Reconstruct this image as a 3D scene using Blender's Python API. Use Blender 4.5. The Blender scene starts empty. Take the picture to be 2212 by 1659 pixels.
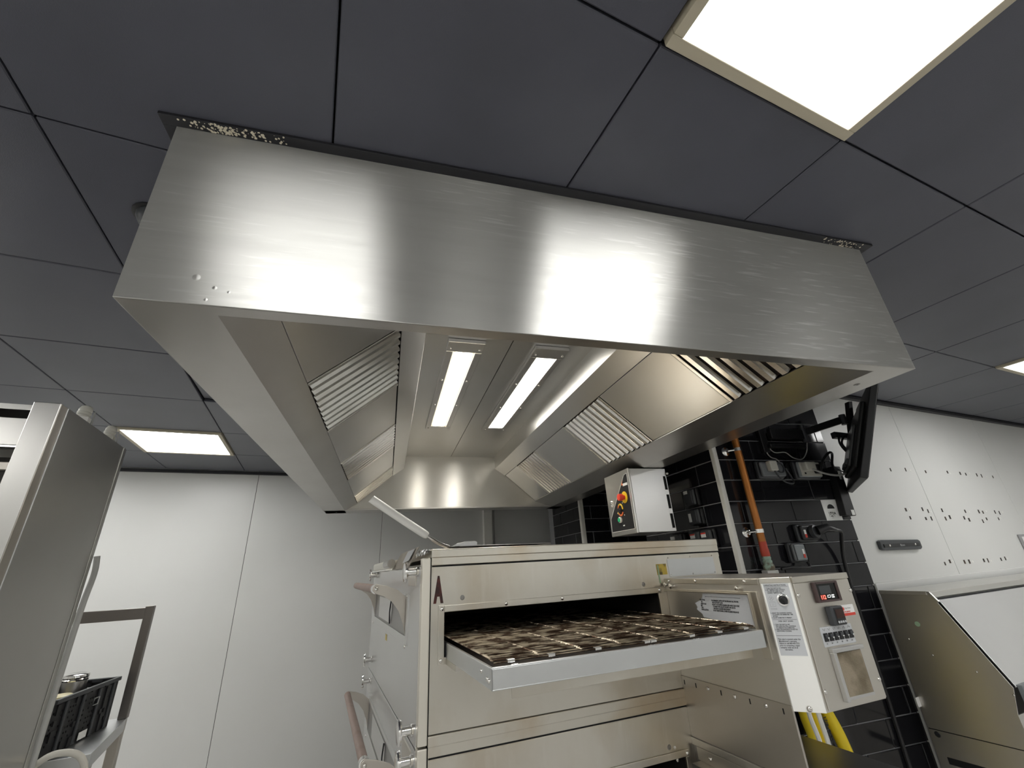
import bpy, bmesh, math, random
from mathutils import Matrix, Vector
random.seed(7)
rad = math.radians
CZ = 1.55                     # camera height; all z below are written relative to it
H = 0.9427                    # ceiling above camera
C = bpy.context.scene.collection

# ------------------------------------------------------------------ camera, world, exposure
ROLL, PITCH, YAW = rad(-3.2895), rad(23.2827), rad(24.6144)
FPX = 923.23
cd = bpy.data.cameras.new('camera'); cam = bpy.data.objects.new('camera', cd); C.objects.link(cam)
cd.sensor_width = 36.0; cd.lens = FPX / 2212 * 36.0; cd.clip_start = 0.02; cd.clip_end = 60
_f = Vector((math.sin(YAW)*math.cos(PITCH), math.cos(YAW)*math.cos(PITCH), math.sin(PITCH)))
_r0 = Vector((math.cos(YAW), -math.sin(YAW), 0)); _u0 = _r0.cross(_f)
_r = _r0*math.cos(ROLL) + _u0*math.sin(ROLL); _u = _u0*math.cos(ROLL) - _r0*math.sin(ROLL)
cam.matrix_world = Matrix(((_r.x, _u.x, -_f.x, 0), (_r.y, _u.y, -_f.y, 0), (_r.z, _u.z, -_f.z, CZ), (0, 0, 0, 1)))
bpy.context.scene.camera = cam
w = bpy.data.worlds.new('world'); bpy.context.scene.world = w; w.use_nodes = True
w.node_tree.nodes['Background'].inputs[0].default_value = (0.9, 0.95, 1, 1)
w.node_tree.nodes['Background'].inputs[1].default_value = 0.02
vs = bpy.context.scene.view_settings
vs.view_transform = 'Standard'; vs.look = 'None'; vs.gamma = 1.0; vs.use_curve_mapping = False
vs.exposure = 1.25
PANEL = 6.0                  # radiance of a ceiling light panel
TUBE = 4.2                    # radiance of a lamp inside the canopy

# ------------------------------------------------------------------ materials
MATS = {}
def mat(name, col, rough=0.5, metal=0.0, spot=None, spot_scale=4.0, spot_amt=0.5, stretch=(1, 1, 1),
        bump=0.0, bump_scale=60.0, bump_stretch=None, rvar=0.0, aniso=0.0, arot=0.0, emit=None, trans=0.0, alpha=1.0, ior=1.45, spec=None,
        thr=(0.45, 0.7), scratch=None):
    m = bpy.data.materials.new(name); m.use_nodes = True
    nt = m.node_tree; b = nt.nodes['Principled BSDF']
    b.inputs['Base Color'].default_value = (*col, 1); b.inputs['Roughness'].default_value = rough
    b.inputs['Metallic'].default_value = metal; b.inputs['IOR'].default_value = ior
    if spec is not None: b.inputs['Specular IOR Level'].default_value = spec
    if trans: b.inputs['Transmission Weight'].default_value = trans
    if alpha < 1: b.inputs['Alpha'].default_value = alpha
    tc = nt.nodes.new('ShaderNodeTexCoord')
    def noise(scale, st, detail=5.0):
        mp = nt.nodes.new('ShaderNodeMapping'); mp.inputs['Scale'].default_value = st
        nt.links.new(tc.outputs['Object'], mp.inputs[0])
        n = nt.nodes.new('ShaderNodeTexNoise'); n.inputs['Scale'].default_value = scale; n.inputs['Detail'].default_value = detail
        nt.links.new(mp.outputs[0], n.inputs['Vector']); return n
    if spot is not None:
        n = noise(spot_scale, stretch, 7.0)
        r = nt.nodes.new('ShaderNodeMapRange'); r.inputs[1].default_value = thr[0]; r.inputs[2].default_value = thr[1]
        r.inputs[4].default_value = spot_amt; nt.links.new(n.outputs['Fac'], r.inputs[0])
        mx = nt.nodes.new('ShaderNodeMix'); mx.data_type = 'RGBA'
        mx.inputs['A'].default_value = (*col, 1); mx.inputs['B'].default_value = (*spot, 1)
        nt.links.new(r.outputs[0], mx.inputs['Factor']); nt.links.new(mx.outputs['Result'], b.inputs['Base Color'])
    if scratch:
        sst, samt, sscale = scratch
        n = noise(sscale, sst, 8.0)
        r = nt.nodes.new('ShaderNodeMapRange'); r.inputs[1].default_value = .56; r.inputs[2].default_value = .72
        r.inputs[4].default_value = samt; nt.links.new(n.outputs['Fac'], r.inputs[0])
        n2 = noise(1.7, (1, 1, 1), 3.0)
        r2 = nt.nodes.new('ShaderNodeMapRange'); r2.inputs[1].default_value = .42; r2.inputs[2].default_value = .62; nt.links.new(n2.outputs['Fac'], r2.inputs[0])
        mu = nt.nodes.new('ShaderNodeMath'); mu.operation = 'MULTIPLY'; nt.links.new(r.outputs[0], mu.inputs[0]); nt.links.new(r2.outputs[0], mu.inputs[1])
        mx2 = nt.nodes.new('ShaderNodeMix'); mx2.data_type = 'RGBA'; mx2.inputs['B'].default_value = (.93, .92, .90, 1)
        src = b.inputs['Base Color']
        if src.is_linked: nt.links.new(src.links[0].from_socket, mx2.inputs['A'])
        else: mx2.inputs['A'].default_value = (*col, 1)
        nt.links.new(mu.outputs[0], mx2.inputs['Factor']); nt.links.new(mx2.outputs['Result'], src)
    if rvar:
        n = noise(bump_scale*.12, bump_stretch or stretch, 4.0)
        r = nt.nodes.new('ShaderNodeMapRange'); r.inputs[1].default_value = .3; r.inputs[2].default_value = .7
        r.inputs[3].default_value = max(.02, rough - rvar); r.inputs[4].default_value = rough + rvar
        nt.links.new(n.outputs['Fac'], r.inputs[0]); nt.links.new(r.outputs[0], b.inputs['Roughness'])
    if bump:
        n = noise(bump_scale, bump_stretch or (1, 1, 1), 3.0)
        bp = nt.nodes.new('ShaderNodeBump'); bp.inputs['Strength'].default_value = bump; bp.inputs['Distance'].default_value = .002
        nt.links.new(n.outputs['Fac'], bp.inputs['Height']); nt.links.new(bp.outputs[0], b.inputs['Normal'])
    if aniso:
        t = nt.nodes.new('ShaderNodeTangent'); t.direction_type = 'RADIAL'; t.axis = 'Z'
        nt.links.new(t.outputs[0], b.inputs['Tangent'])
        b.inputs['Anisotropic'].default_value = aniso; b.inputs['Anisotropic Rotation'].default_value = arot
    if emit:
        b.inputs['Emission Color'].default_value = (*emit[:3], 1); b.inputs['Emission Strength'].default_value = emit[3]
    MATS[name] = m; return m

mat('hood_steel', (.56, .555, .53), .405, 1, spot=(.47, .465, .445), spot_scale=3, stretch=(1, 1, 9), spot_amt=.4, rvar=.02, bump_scale=90, bump_stretch=(.35, .35, 9), aniso=1.0, arot=.25, scratch=((1.0, 1.0, 16), .55, 9))
mat('inner_back_steel', (.66, .645, .60), .30, 1, spot=(.55, .53, .48), spot_scale=2.5, spot_amt=.5, aniso=.9, arot=.25)
mat('steel', (0.743, 0.729, 0.689), .30, 1, spot=(0.581, 0.567, 0.54), spot_scale=2.5, spot_amt=.55, bump_scale=40, thr=(.25, .85))
mat('steel_side', (.56, .55, .525), .28, 1, spot=(.46, .44, .41), spot_scale=2.2, stretch=(1, 1, .4), spot_amt=.5, thr=(.2, .9))
mat('flange_steel', (.56, .545, .52), .30, 1, spot=(.42, .395, .36), spot_scale=4, spot_amt=.55, bump_scale=50, thr=(.25, .85))
mat('filter_steel', (0.792, 0.78, 0.744), .20, 1, spot=(0.6, 0.564, 0.504), spot_scale=6, spot_amt=.5)
mat('plate_steel', (.72, .715, .705), .29, 1, spot=(0.661, 0.634, 0.594), spot_scale=3, spot_amt=.55, bump_scale=60, thr=(.25, .85))
mat('dark_steel', (.30, .29, .28), .30, 1, spot=(.22, .21, .20), spot_scale=3, thr=(.25, .85))
mat('oven_steel', (.64, .61, .545), .31, 1, spot=(.44, .36, .245), spot_scale=2.8, spot_amt=.75, stretch=(1.2, 1, .85), thr=(.46, .80), scratch=((7, 7, .8), .14, 5))
mat('oven_lid', (.63, .60, .53), .34, 1, spot=(.44, .31, .16), spot_scale=3.2, spot_amt=.8, stretch=(1.2, 1, 1.2), thr=(.46, .74))
mat('oven_side', (0.672, 0.672, 0.66), .38, 1, spot=(0.576, 0.564, 0.552), spot_scale=2, spot_amt=.55, bump_scale=40, thr=(.25, .85))
mat('oven_post', (0.736, 0.701, 0.621), .42, .9, spot=(0.46, 0.38, 0.276), spot_scale=7, stretch=(1, 1, .25), spot_amt=.7, thr=(.55, .7))
mat('panel_steel', (0.65, 0.624, 0.572), .42, 1, spot=(0.572, 0.533, 0.468), spot_scale=3, spot_amt=.55, bump_scale=60, thr=(.25, .85))
mat('brown_steel', (.56, .525, .475), .40, 1, spot=(.42, .385, .335), spot_scale=4, spot_amt=.55, thr=(.25, .85))
mat('galvanised', (.64, .65, .65), .38, 1, spot=(.54, .55, .55), spot_scale=9, spot_amt=.55, thr=(.25, .85))
mat('chrome', (.78, .77, .75), .14, 1)
mat('screw_steel', (.70, .68, .64), .22, 1)
mat('belt_wire', (.58, .49, .36), .36, 1, spot=(.075, .042, .026), spot_scale=17, stretch=(1, 1.3, 1), spot_amt=.95, thr=(.43, .57))
mat('burnt', (.025, .02, .017), .6, .2, spot=(.10, .06, .035), spot_scale=20, spot_amt=.6)
mat('end_steel', (.68, .655, .61), .42, 1, spot=(.56, .53, .48), spot_scale=3, spot_amt=.5, aniso=.6, arot=.25, thr=(.25, .85))
mat('rail_steel', (.22, .20, .185), .35, 1)
mat('lid_steel', (.80, .80, .80), .22, 1, spot=(.70, .70, .70), spot_scale=3, spot_amt=.55, rvar=.02, bump_scale=60, thr=(.25, .85))
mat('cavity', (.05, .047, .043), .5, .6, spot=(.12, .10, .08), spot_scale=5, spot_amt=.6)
mat('handle_grip', (.30, .22, .185), .5, 0, spot=(.20, .14, .11), spot_scale=14, spot_amt=.6)
mat('white_panel', (.62, .62, .60), .34, 0, spot=(.585, .585, .56), spot_scale=1.2, spot_amt=.6, bump=.05, bump_scale=300)
mat('white_paint', (.80, .79, .75), .4)
mat('trim_white', (.74, .73, .68), .35)
mat('grey_paint', (.45, .45, .43), .4)
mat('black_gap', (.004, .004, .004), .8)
mat('ceiling_tile', (.084, .086, .108), .38, 0, spot=(.070, .072, .090), spot_scale=3, spot_amt=.8, bump=.14, bump_scale=420)
mat('ceiling_trim', (.022, .022, .026), .5)
mat('tile_black', (.010, .010, .012), .10, 0, spot=(.016, .016, .019), spot_scale=2, spot_amt=.8, bump=.05, bump_scale=14)
mat('grout', (.30, .30, .31), .8)
mat('floor_tile', (.56, .55, .535), .5, 0, spot=(.47, .46, .445), spot_scale=6, spot_amt=.6)
mat('black_plastic', (.012, .012, .013), .42)
mat('charcoal_plastic', (.045, .048, .052), .38)
mat('grey_plastic', (.17, .18, .19), .35)
mat('clear_grey', (.22, .24, .25), .18)
mat('pale_plastic', (.55, .54, .48), .45)
mat('white_plastic', (.80, .79, .75), .35)
mat('cream_plastic', (.75, .68, .42), .45)
mat('label_white', (.76, .76, .74), .5)
mat('label_grey', (.50, .51, .52), .45)
mat('label_red', (.62, .06, .04), .5)
mat('ink', (.012, .012, .012), .6)
mat('ink_grey', (.30, .30, .30), .6)
mat('letter_red', (.035, .012, .010), .6, 0, spot=(.16, .03, .02), spot_scale=25, spot_amt=.9)
mat('sticker_yellow', (.52, .38, .06), .5, 0, spot=(.04, .035, .02), spot_scale=30, spot_amt=.9, thr=(.5, .6))
mat('red_button', (.78, .07, .04), .35)
mat('yellow_plate', (.85, .55, .02), .4)
mat('orange_ring', (.85, .20, .06), .45)
mat('green_button', (.02, .42, .18), .35)
mat('hose_yellow', (.78, .60, .02), .42)
mat('copper', (.55, .22, .055), .42, .75, spot=(.20, .07, .025), spot_scale=9, stretch=(1, 1, .3), spot_amt=.7)
mat('pipe_red', (.42, .06, .035), .5, .2, spot=(.22, .06, .03), spot_scale=14)
mat('verdigris', (.28, .38, .31), .6, .3, spot=(.12, .08, .05), spot_scale=26, spot_amt=.9, thr=(.45, .55))
mat('zinc', (.50, .50, .48), .5, .6)
mat('cable_grey', (.36, .36, .34), .5)
mat('cable_white', (.55, .53, .47), .5)
mat('screen_dark', (.006, .007, .007), .12)
mat('lcd_red', (.5, .02, .02), .4, emit=(1, .09, .06, 2.2))
mat('lcd_white', (.5, .5, .5), .4, emit=(.9, .95, .9, .7))
mat('lcd_brown', (.035, .014, .010), .2)
mat('frame_brown', (.055, .034, .032), .4)
mat('filter_dust', (.28, .235, .17), .95, 0, spot=(.13, .105, .065), spot_scale=16, spot_amt=.9, bump=.9, bump_scale=240)
mat('light_frame', (.50, .45, .34), .5)
mat('light_panel', (.9, .9, .9), .5, emit=(1.0, 1.0, .985, PANEL))
mat('lamp_lens', (.9, .85, .7), .4, emit=(1.0, .84, .58, .36))
mat('lamp_lens_white', (.9, .9, .85), .4, emit=(1.0, .95, .84, .46))
mat('lamp_tube', (.9, .9, .85), .4, emit=(1.0, .965, .90, TUBE*2.2))
mat('cardboard', (.34, .31, .26), .8, 0, spot=(.22, .2, .17), spot_scale=8)
mat('foil', (.50, .50, .49), .35, .9, bump=.5, bump_scale=30)
mat('sticker_green', (.30, .42, .27), .6)
mat('paint_fleck', (.72, .66, .52), .7)

# ------------------------------------------------------------------ geometry helpers
ROOM, HOOD, OVEN, DOOR = 0.0, rad(-8.3233), rad(-2.5), rad(-1.0)
def world(p, ang):
    c, s = math.cos(ang), math.sin(ang)
    return Vector((p[0]*c - p[1]*s, p[0]*s + p[1]*c, p[2] + CZ))

class MB:
    """collects shapes written in a turned frame; build() links them as ONE mesh object"""
    def __init__(self, ang=ROOM): self.v = []; self.f = []; self.ang = ang
    def add(self, vs_, fs_):
        n = len(self.v); self.v += [tuple(p) for p in vs_]; self.f += [tuple(i + n for i in f) for f in fs_]; return self
    def box(self, x0, x1, y0, y1, z0, z1):
        return self.add([(x0, y0, z0), (x1, y0, z0), (x1, y1, z0), (x0, y1, z0), (x0, y0, z1), (x1, y0, z1), (x1, y1, z1), (x0, y1, z1)],
                        [(0, 3, 2, 1), (4, 5, 6, 7), (0, 1, 5, 4), (1, 2, 6, 5), (2, 3, 7, 6), (3, 0, 4, 7)])
    def prism(self, pts, off):
        """pts: planar 3-D outline, off: extrusion vector"""
        n = len(pts); a = [Vector(p) for p in pts]; b = [p + Vector(off) for p in a]
        fs = [tuple(range(n))[::-1], tuple(range(n, 2*n))] + [(i, (i+1) % n, n + (i+1) % n, n + i) for i in range(n)]
        return self.add(a + b, fs)
    def sheet(self, pts, t):
        """open profile of 2-D... not used"""
        return self
    def tube(self, path, r, n=8, cap=True):
        P = [Vector(p) for p in path]; rs = r if isinstance(r, (list, tuple)) else [r]*len(P)
        vs_, fs_ = [], []; up = None
        for i, p in enumerate(P):
            d = (P[min(i+1, len(P)-1)] - P[max(i-1, 0)]).normalized()
            if up is None: up = Vector((0, 0, 1)) if abs(d.z) < .9 else Vector((1, 0, 0))
            s = d.cross(up).normalized(); up = s.cross(d).normalized()
            for k in range(n):
                a = 2*math.pi*k/n; vs_.append(p + (s*math.cos(a) + up*math.sin(a))*rs[i])
        for i in range(len(P)-1):
            for k in range(n):
                fs_.append((i*n+k, i*n+(k+1) % n, (i+1)*n+(k+1) % n, (i+1)*n+k))
        if cap: fs_ += [tuple(range(n))[::-1], tuple(range((len(P)-1)*n, len(P)*n))]
        return self.add(vs_, fs_)
    def lathe(self, o, ax, prof, n=16):
        """prof: list of (radius, distance along ax)"""
        o = Vector(o); ax = Vector(ax).normalized(); up = Vector((0, 0, 1)) if abs(ax.z) < .9 else Vector((1, 0, 0))
        s = ax.cross(up).normalized(); t = s.cross(ax)
        vs_, fs_ = [], []
        for (r, h) in prof:
            for k in range(n):
                a = 2*math.pi*k/n; vs_.append(o + ax*h + (s*math.cos(a) + t*math.sin(a))*max(r, 1e-5))
        for i in range(len(prof)-1):
            for k in range(n): fs_.append((i*n+k, i*n+(k+1) % n, (i+1)*n+(k+1) % n, (i+1)*n+k))
        fs_ += [tuple(range(n))[::-1], tuple(range((len(prof)-1)*n, len(prof)*n))]
        return self.add(vs_, fs_)
    def build(self, name, m, parent=None, bevel=0.0, smooth=False, base=None, seg=2):
        me = bpy.data.meshes.new(name)
        W = [world(p, self.ang) for p in self.v]
        o = bpy.data.objects.new(name, me); C.objects.link(o)
        if parent is not None:
            root = parent
            while root.parent: root = root.parent
            inv = root.matrix_basis.inverted(); o.parent = parent
            W = [inv @ p for p in W]
        else:
            if base is None:
                xs = [p[0] for p in self.v]; ys = [p[1] for p in self.v]; zs = [p[2] for p in self.v]
                base = ((min(xs)+max(xs))/2, (min(ys)+max(ys))/2, min(zs))
            o.matrix_basis = Matrix.Translation(world(base, self.ang)) @ Matrix.Rotation(self.ang, 4, 'Z')
            inv = o.matrix_basis.inverted(); W = [inv @ p for p in W]
        me.from_pydata([tuple(p) for p in W], [], self.f)
        bm = bmesh.new(); bm.from_mesh(me); bmesh.ops.recalc_face_normals(bm, faces=bm.faces); bm.to_mesh(me); bm.free()
        me.materials.append(MATS[m])
        if smooth:
            for p in me.polygons: p.use_smooth = True
            if hasattr(me, 'set_sharp_from_angle'): me.set_sharp_from_angle(angle=rad(38))
        if bevel:
            md = o.modifiers.new('bevel', 'BEVEL'); md.width = bevel; md.segments = seg; md.limit_method = 'ANGLE'; md.angle_limit = rad(40)
        return o

def tag(o, label, cat, group=None, kind=None):
    o['label'] = label; o['category'] = cat
    if group: o['group'] = group
    if kind: o['kind'] = kind
    return o
def thing(name, label, cat, base, ang=ROOM, group=None):
    o = bpy.data.objects.new(name, None); C.objects.link(o); o.empty_display_size = .05
    o.matrix_basis = Matrix.Translation(world(base, ang)) @ Matrix.Rotation(ang, 4, 'Z')
    return tag(o, label, cat, group)
def B(ang, *dims): return MB(ang).box(*dims)
def screw(parent, ang, o, ax, r=.005, name='screw', m='screw_steel'):
    return MB(ang).lathe(o, ax, [(r, 0), (r, r*.25), (r*.8, r*.6), (r*.35, r*.8), (.0001, r*.82)], 10).build(name, m, parent, smooth=True)
def lettering(parent, ang, text, size, origin, xd, yd, m='ink', name='lettering', align='LEFT', spacing=1.0, lift=.0006, wscale=1.0, bold=0.0):
    cu = bpy.data.curves.new('t', 'FONT'); cu.body = text; cu.size = size; cu.align_x = align; cu.space_line = spacing; cu.resolution_u = 2
    cu.offset = bold
    ob = bpy.data.objects.new('t', cu); C.objects.link(ob)
    dg = bpy.context.evaluated_depsgraph_get(); me = bpy.data.meshes.new_from_object(ob.evaluated_get(dg))
    X = Vector(xd).normalized(); Y = Vector(yd).normalized(); N = X.cross(Y)
    o = Vector(origin) + N*lift
    mb = MB(ang); mb.v = [tuple(o + X*v.co.x*wscale + Y*v.co.y) for v in me.vertices]; mb.f = [tuple(p.vertices) for p in me.polygons]
    bpy.data.objects.remove(ob); bpy.data.curves.remove(cu); bpy.data.meshes.remove(me)
    return mb.build(name, m, parent)
def smoothpath(pts, n=6):
    P = [Vector(p) for p in pts]; out = []
    for i in range(len(P)-1):
        p0, p1, p2, p3 = P[max(i-1, 0)], P[i], P[i+1], P[min(i+2, len(P)-1)]
        for k in range(n):
            t = k/n; out.append(.5*((2*p1) + (p2-p0)*t + (2*p0-5*p1+4*p2-p3)*t*t + (3*p1-p0-3*p2+p3)*t**3))
    out.append(P[-1]); return out
def struct(o, label, cat): return tag(o, label, cat, kind='structure')
FLOOR = -CZ

# ------------------------------------------------------------------ the room
XL, XR, YF, YB, YW = -2.45, 6.05, -2.65, 4.59, 1.56
struct(B(ROOM, XL-.1, XR+.1, YF-.1, YB+.1, FLOOR-.06, FLOOR).build('floor', 'floor_tile'), 'grey kitchen floor under the equipment', 'floor')
ceil = struct(B(ROOM, XL-.1, XR+.1, YF-.1, YB+.1, H+.022, H+.08).build('ceiling', 'black_gap'), 'dark suspended ceiling of square charcoal tiles', 'ceiling')
XLINES = [-2.435, -1.835, -1.235, -.655, -.066, .523, 1.103, 1.716, 2.325, 2.938, 3.58, 4.2, 4.8, 5.4, 6.0]
YLINES = [-2.65, -2.05, -1.45, -.86, -.265, .335, .95, 1.525, 2.115, 2.70, 3.315, 3.92, 4.52]
# cells (column, row) that hold a light panel instead of a tile
LIGHTS = {(5, 4): 'square ceiling light panel above the front of the steel canopy, brass-toned frame',
          (2, 10): 'ceiling light panel near the white back wall beyond the steel cabinet',
          (10, 5): 'ceiling light panel above the hole-marked white wall',
          (3, 4): 'ceiling light panel beside the brass-framed panel, over the open floor',
          **{c: 'unseen ceiling light panel added as fill light over the open floor opposite the ovens' for c in ((1, 1), (4, 0), (7, 0), (9, 1), (12, 1), (12, 4), (0, 3), (0, 6), (0, 8), (0, 10))}}  # out-of-view panels added as fill to brighten the walls and steel
TILT = {(3, 8): (.010, -.012)}
for i in range(len(XLINES)-1):
    for j in range(len(YLINES)-1):
        x0, x1, y0, y1 = XLINES[i], XLINES[i+1], YLINES[j], YLINES[j+1]
        if y0 >= 1.5 and x0 > 2.9: continue
        if (i, j) in LIGHTS:
            t = thing('ceiling_light', LIGHTS[(i, j)], 'ceiling light', ((x0+x1)/2, (y0+y1)/2, H), ROOM, 'square light panels set in the ceiling')
            g = .004; fw = .028
            fr = MB()
            for a in ((x0+g, x1-g, y0+g, y0+fw), (x0+g, x1-g, y1-fw, y1-g), (x0+g, x0+fw, y0+fw, y1-fw), (x1-fw, x1-g, y0+fw, y1-fw)):
                fr.box(*a, H-.012, H+.02)
            fr.build('frame', 'light_frame', t, .002)
            B(ROOM, x0+fw, x1-fw, y0+fw, y1-fw, H-.006, H+.01).build('diffuser', 'light_panel', t)
        else:
            g = .0022; mb = B(ROOM, x0+g, x1-g, y0+g, y1-g, H, H+.016)
            if (i, j) in TILT:
                mb.v = [(p[0], p[1], p[2] + (.016 if p[1] > (y0+y1)/2 else 0)*(1 if p[0] < (x0+x1)/2 else .1)) for p in mb.v]
            mb.build('ceiling_tile', 'ceiling_tile', ceil, .0025, seg=1)

def panelled(name, label, along, seams, fixed, z0, z1, thick, axis):
    """a wall backing plus one panel between each pair of seams (children)"""
    lo, hi = along
    wl = B(ROOM, lo, hi, fixed+.004, fixed+thick, z0, z1) if axis == 'x' else B(ROOM, fixed-thick, fixed-.004, lo, hi, z0, z1)
    wl = struct(wl.build(name, 'black_gap'), label, 'wall')
    ss = [lo] + [s for s in seams if lo < s < hi] + [hi]
    for a, b in zip(ss[:-1], ss[1:]):
        g = .0016
        (B(ROOM, a+g, b-g, fixed, fixed+.006, z0, z1) if axis == 'x' else B(ROOM, fixed-.006, fixed, a+g, b-g, z0, z1)).build('wall_panel', 'white_panel', wl, .001, seg=1)
    return wl
wall_back = panelled('wall_back', 'white panelled wall behind the ovens', (XL, 2.62), [-1.68, -.543, .595, 1.79], YB, FLOOR, H+.02, .1, 'x')
B(ROOM, 1.655, 1.75, YB-.05, YB, FLOOR, H).build('corner_trim', 'trim_white', wall_back, .003)
wall_right = panelled('wall_right', 'white panelled wall with rows of small screw holes', (2.772, XR), [3.676, 4.855], YW, FLOOR, H+.02, .1, 'x')
struct(B(ROOM, XL-.1, XL, YF, YB, FLOOR, H+.02).build('wall_left', 'white_panel'), 'plain white wall on the far side of the steel cabinet', 'wall')
struct(B(ROOM, XL, XR, YF-.1, YF, FLOOR, H+.02).build('wall_front', 'white_panel'), 'plain white wall opposite the ovens', 'wall')
struct(B(ROOM, XR, XR+.1, YF, YW+.1, FLOOR, H+.02).build('wall_end', 'white_panel'), 'plain white end wall past the prep counter', 'wall')
for n, d in (('trim_1', (XL, 2.6, YB-.028, YB, H-.022, H+.002)), ('trim_2', (2.78, XR, YW-.028, YW, H-.02, H+.002))):
    struct(B(ROOM, *d).build(n, 'ceiling_trim'), 'dark ceiling edge angle along the top of the %s white wall' % ('back' if n == 'trim_1' else 'hole-marked'), 'trim')
# splash strip at the foot of the right wall and its screw holes
B(ROOM, 2.775, XR, YW-.012, YW, -1.0, -.178).build('splash_panel', 'white_panel', wall_right, .004)
holes = [(3.379, .457), (3.557, .464), (3.797, .458), (4.087, .465), (4.26, .462), (4.338, .458), (4.498, .458), (4.565, .453), (4.738, .45), (3.37, .206), (3.561, .209), (3.618, .197), (3.792, .202), (4.085, .195), (4.271, .193), (4.325, .188), (4.502, .189), (4.565, .183), (3.383, .157), (3.556, .151), (3.621, .151), (3.792, .149), (3.852, .158), (4.033, .152), (4.088, .139), (4.266, .128), (4.333, .143), (4.508, .142), (3.559, -.114), (3.624, -.104), (3.792, -.114), (3.851, -.115), (4.038, -.116), (4.09, -.118), (4.27, -.119), (4.332, -.116)]
hb = MB(); hw = MB()
for k, (x, z) in enumerate(holes):
    hh = .009 + .004*random.random(); ww = .005 + .004*random.random()
    hb.box(x-ww, x+ww, YW-.0015, YW+.001, z-hh, z+hh)
    if k % 2: 
        dx = .03 + .05*random.random(); hw.lathe((x+dx, YW+.0005, z+.01*random.uniform(-1, 1)), (0, -1, 0), [(.007, 0), (.006, .0015), (.0001, .002)], 8)
o = hb.build('screw_holes', 'burnt', wall_right); o['kind'] = 'stuff'
o = hw.build('filler_spots', 'white_plastic', wall_right); o['kind'] = 'stuff'

# black tiled pillar, its side, and the tiled recess behind
TW, TH = .338, .112
def tiles(parent, ang, face, lo, hi, zlo, zhi, joint, fixed, nrm):
    """face 'u': plane at constant v (faces -v); face 'v': plane at constant u (faces -u)"""
    k = 0; z = .488
    while z < zhi: z += TH
    r = 0
    zz = .488 + TH*8
    while zz > zlo:
        z1, z0 = min(zz, zhi), max(zz-TH, zlo)
        if z1 - z0 > .012:
            off = joint + (TW/2 if (round((.488-zz)/TH) % 2) else 0)
            c = off - TW*math.ceil((off-lo)/TW) 
            while c < hi:
                a, b = max(c, lo), min(c+TW, hi)
                if b - a > .012:
                    g = .0026; e = .0012*random.uniform(-1, 1)
                    mb = MB(ang)
                    if face == 'u': mb.box(a+g, b-g, fixed-.006+e, fixed+.002, z0+g, z1-g)
                    else: mb.box(fixed-.006+e, fixed+.002, a+g, b-g, z0+g, z1-g)
                    mb.build('wall_tile', 'tile_black', parent, .002, seg=1)
                c += TW
        zz -= TH
pillar = struct(B(HOOD, 1.704, 2.53, 1.951, 2.76, FLOOR, H+.02).build('wall_pillar', 'grout'), 'black tiled pillar carrying sockets and the copper pipe', 'wall')
tiles(pillar, HOOD, 'u', 1.72, 2.53, -1.08, H, 1.796, 1.95, -1)
tiles(pillar, HOOD, 'v', 1.965, 2.76, -.3, H, 2.115, 1.705, -1)
recess = struct(B(HOOD, 1.676, 3.0, 3.736, 3.95, FLOOR, H+.02).build('wall_recess', 'grout'), 'black tiled wall set back behind the pillar', 'wall')
tiles(recess, HOOD, 'u', 1.70, 2.9, -.2, H, 1.77, 3.735, -1)
ret = struct(B(HOOD, 1.676, 1.70, 3.75, 4.6, FLOOR, H+.02).build('wall_return', 'grout'), 'short black tiled return wall next to the white back wall', 'wall')
tiles(ret, HOOD, 'v', 3.76, 4.46, -.2, H, 3.9, 1.677, -1)
struct(B(HOOD, 1.693, 1.720, 1.936, 1.966, FLOOR, H).build('trim_3', 'trim_white', bevel=.004), 'white corner strip on the edge of the black pillar', 'trim')
struct(B(HOOD, 1.664, 1.700, 3.722, 3.762, FLOOR, H).build('trim_4', 'trim_white', bevel=.004), 'white corner strip on the set-back tiled wall', 'trim')

# ------------------------------------------------------------------ extraction canopy (hood)
U0, U1, V0, V1, ZB, ZT = -.504, 1.497, .80, 3.86, .485, H-.001
VI = 3.70                                         # inner face of the back panel
hood = thing('extraction_hood', 'large brushed stainless steel kitchen canopy hanging from the dark ceiling above the ovens', 'extractor hood', ((U0+U1)/2, (V0+V1)/2, ZB), HOOD)
B(HOOD, U0, U1, V0, V0+.003, ZB, ZT).build('front_panel', 'hood_steel', hood, .0012)
B(HOOD, U0+.003, U1-.003, V0+.003, .835, ZB, ZB+.003).build('front_lip', 'flange_steel', hood)
B(HOOD, U0+.16, U1-.13, .833, .835, ZB+.003, ZB+.03).build('lip_return', 'steel_side', hood)
B(HOOD, U0, U0+.003, V0+.003, V1, ZB, ZT).build('side_panel', 'steel_side', hood, .001)
B(HOOD, U1-.003, U1, V0+.003, V1, ZB, ZT).build('side_panel', 'steel_side', hood, .001)
B(HOOD, U0+.003, -.348, .835, V1-.003, ZB, ZB+.003).build('bottom_flange', 'flange_steel', hood)
B(HOOD, 1.375, U1-.003, .835, 2.168, ZB, ZB+.003).build('bottom_flange', 'flange_steel', hood)
B(HOOD, 1.375, U1-.003, 2.170, V1-.003, ZB, ZB+.003).build('bottom_flange', 'flange_steel', hood)
def sheet(name, m, a, b, t=.004, v0=.836, v1=VI):
    """flat strip between profile points a and b (u, z), running along v"""
    d = Vector((b[0]-a[0], 0, b[1]-a[1])); n = Vector((-d.z, 0, d.x)).normalized()*t
    if n.z < 0: n = -n
    return MB(HOOD).prism([(a[0], v0, a[1]), (b[0], v0, b[1]), (b[0]+n.x, v0, b[1]+n.z), (a[0]+n.x, v0, a[1]+n.z)], (0, v1-v0, 0)).build(name, m, hood)
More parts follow.
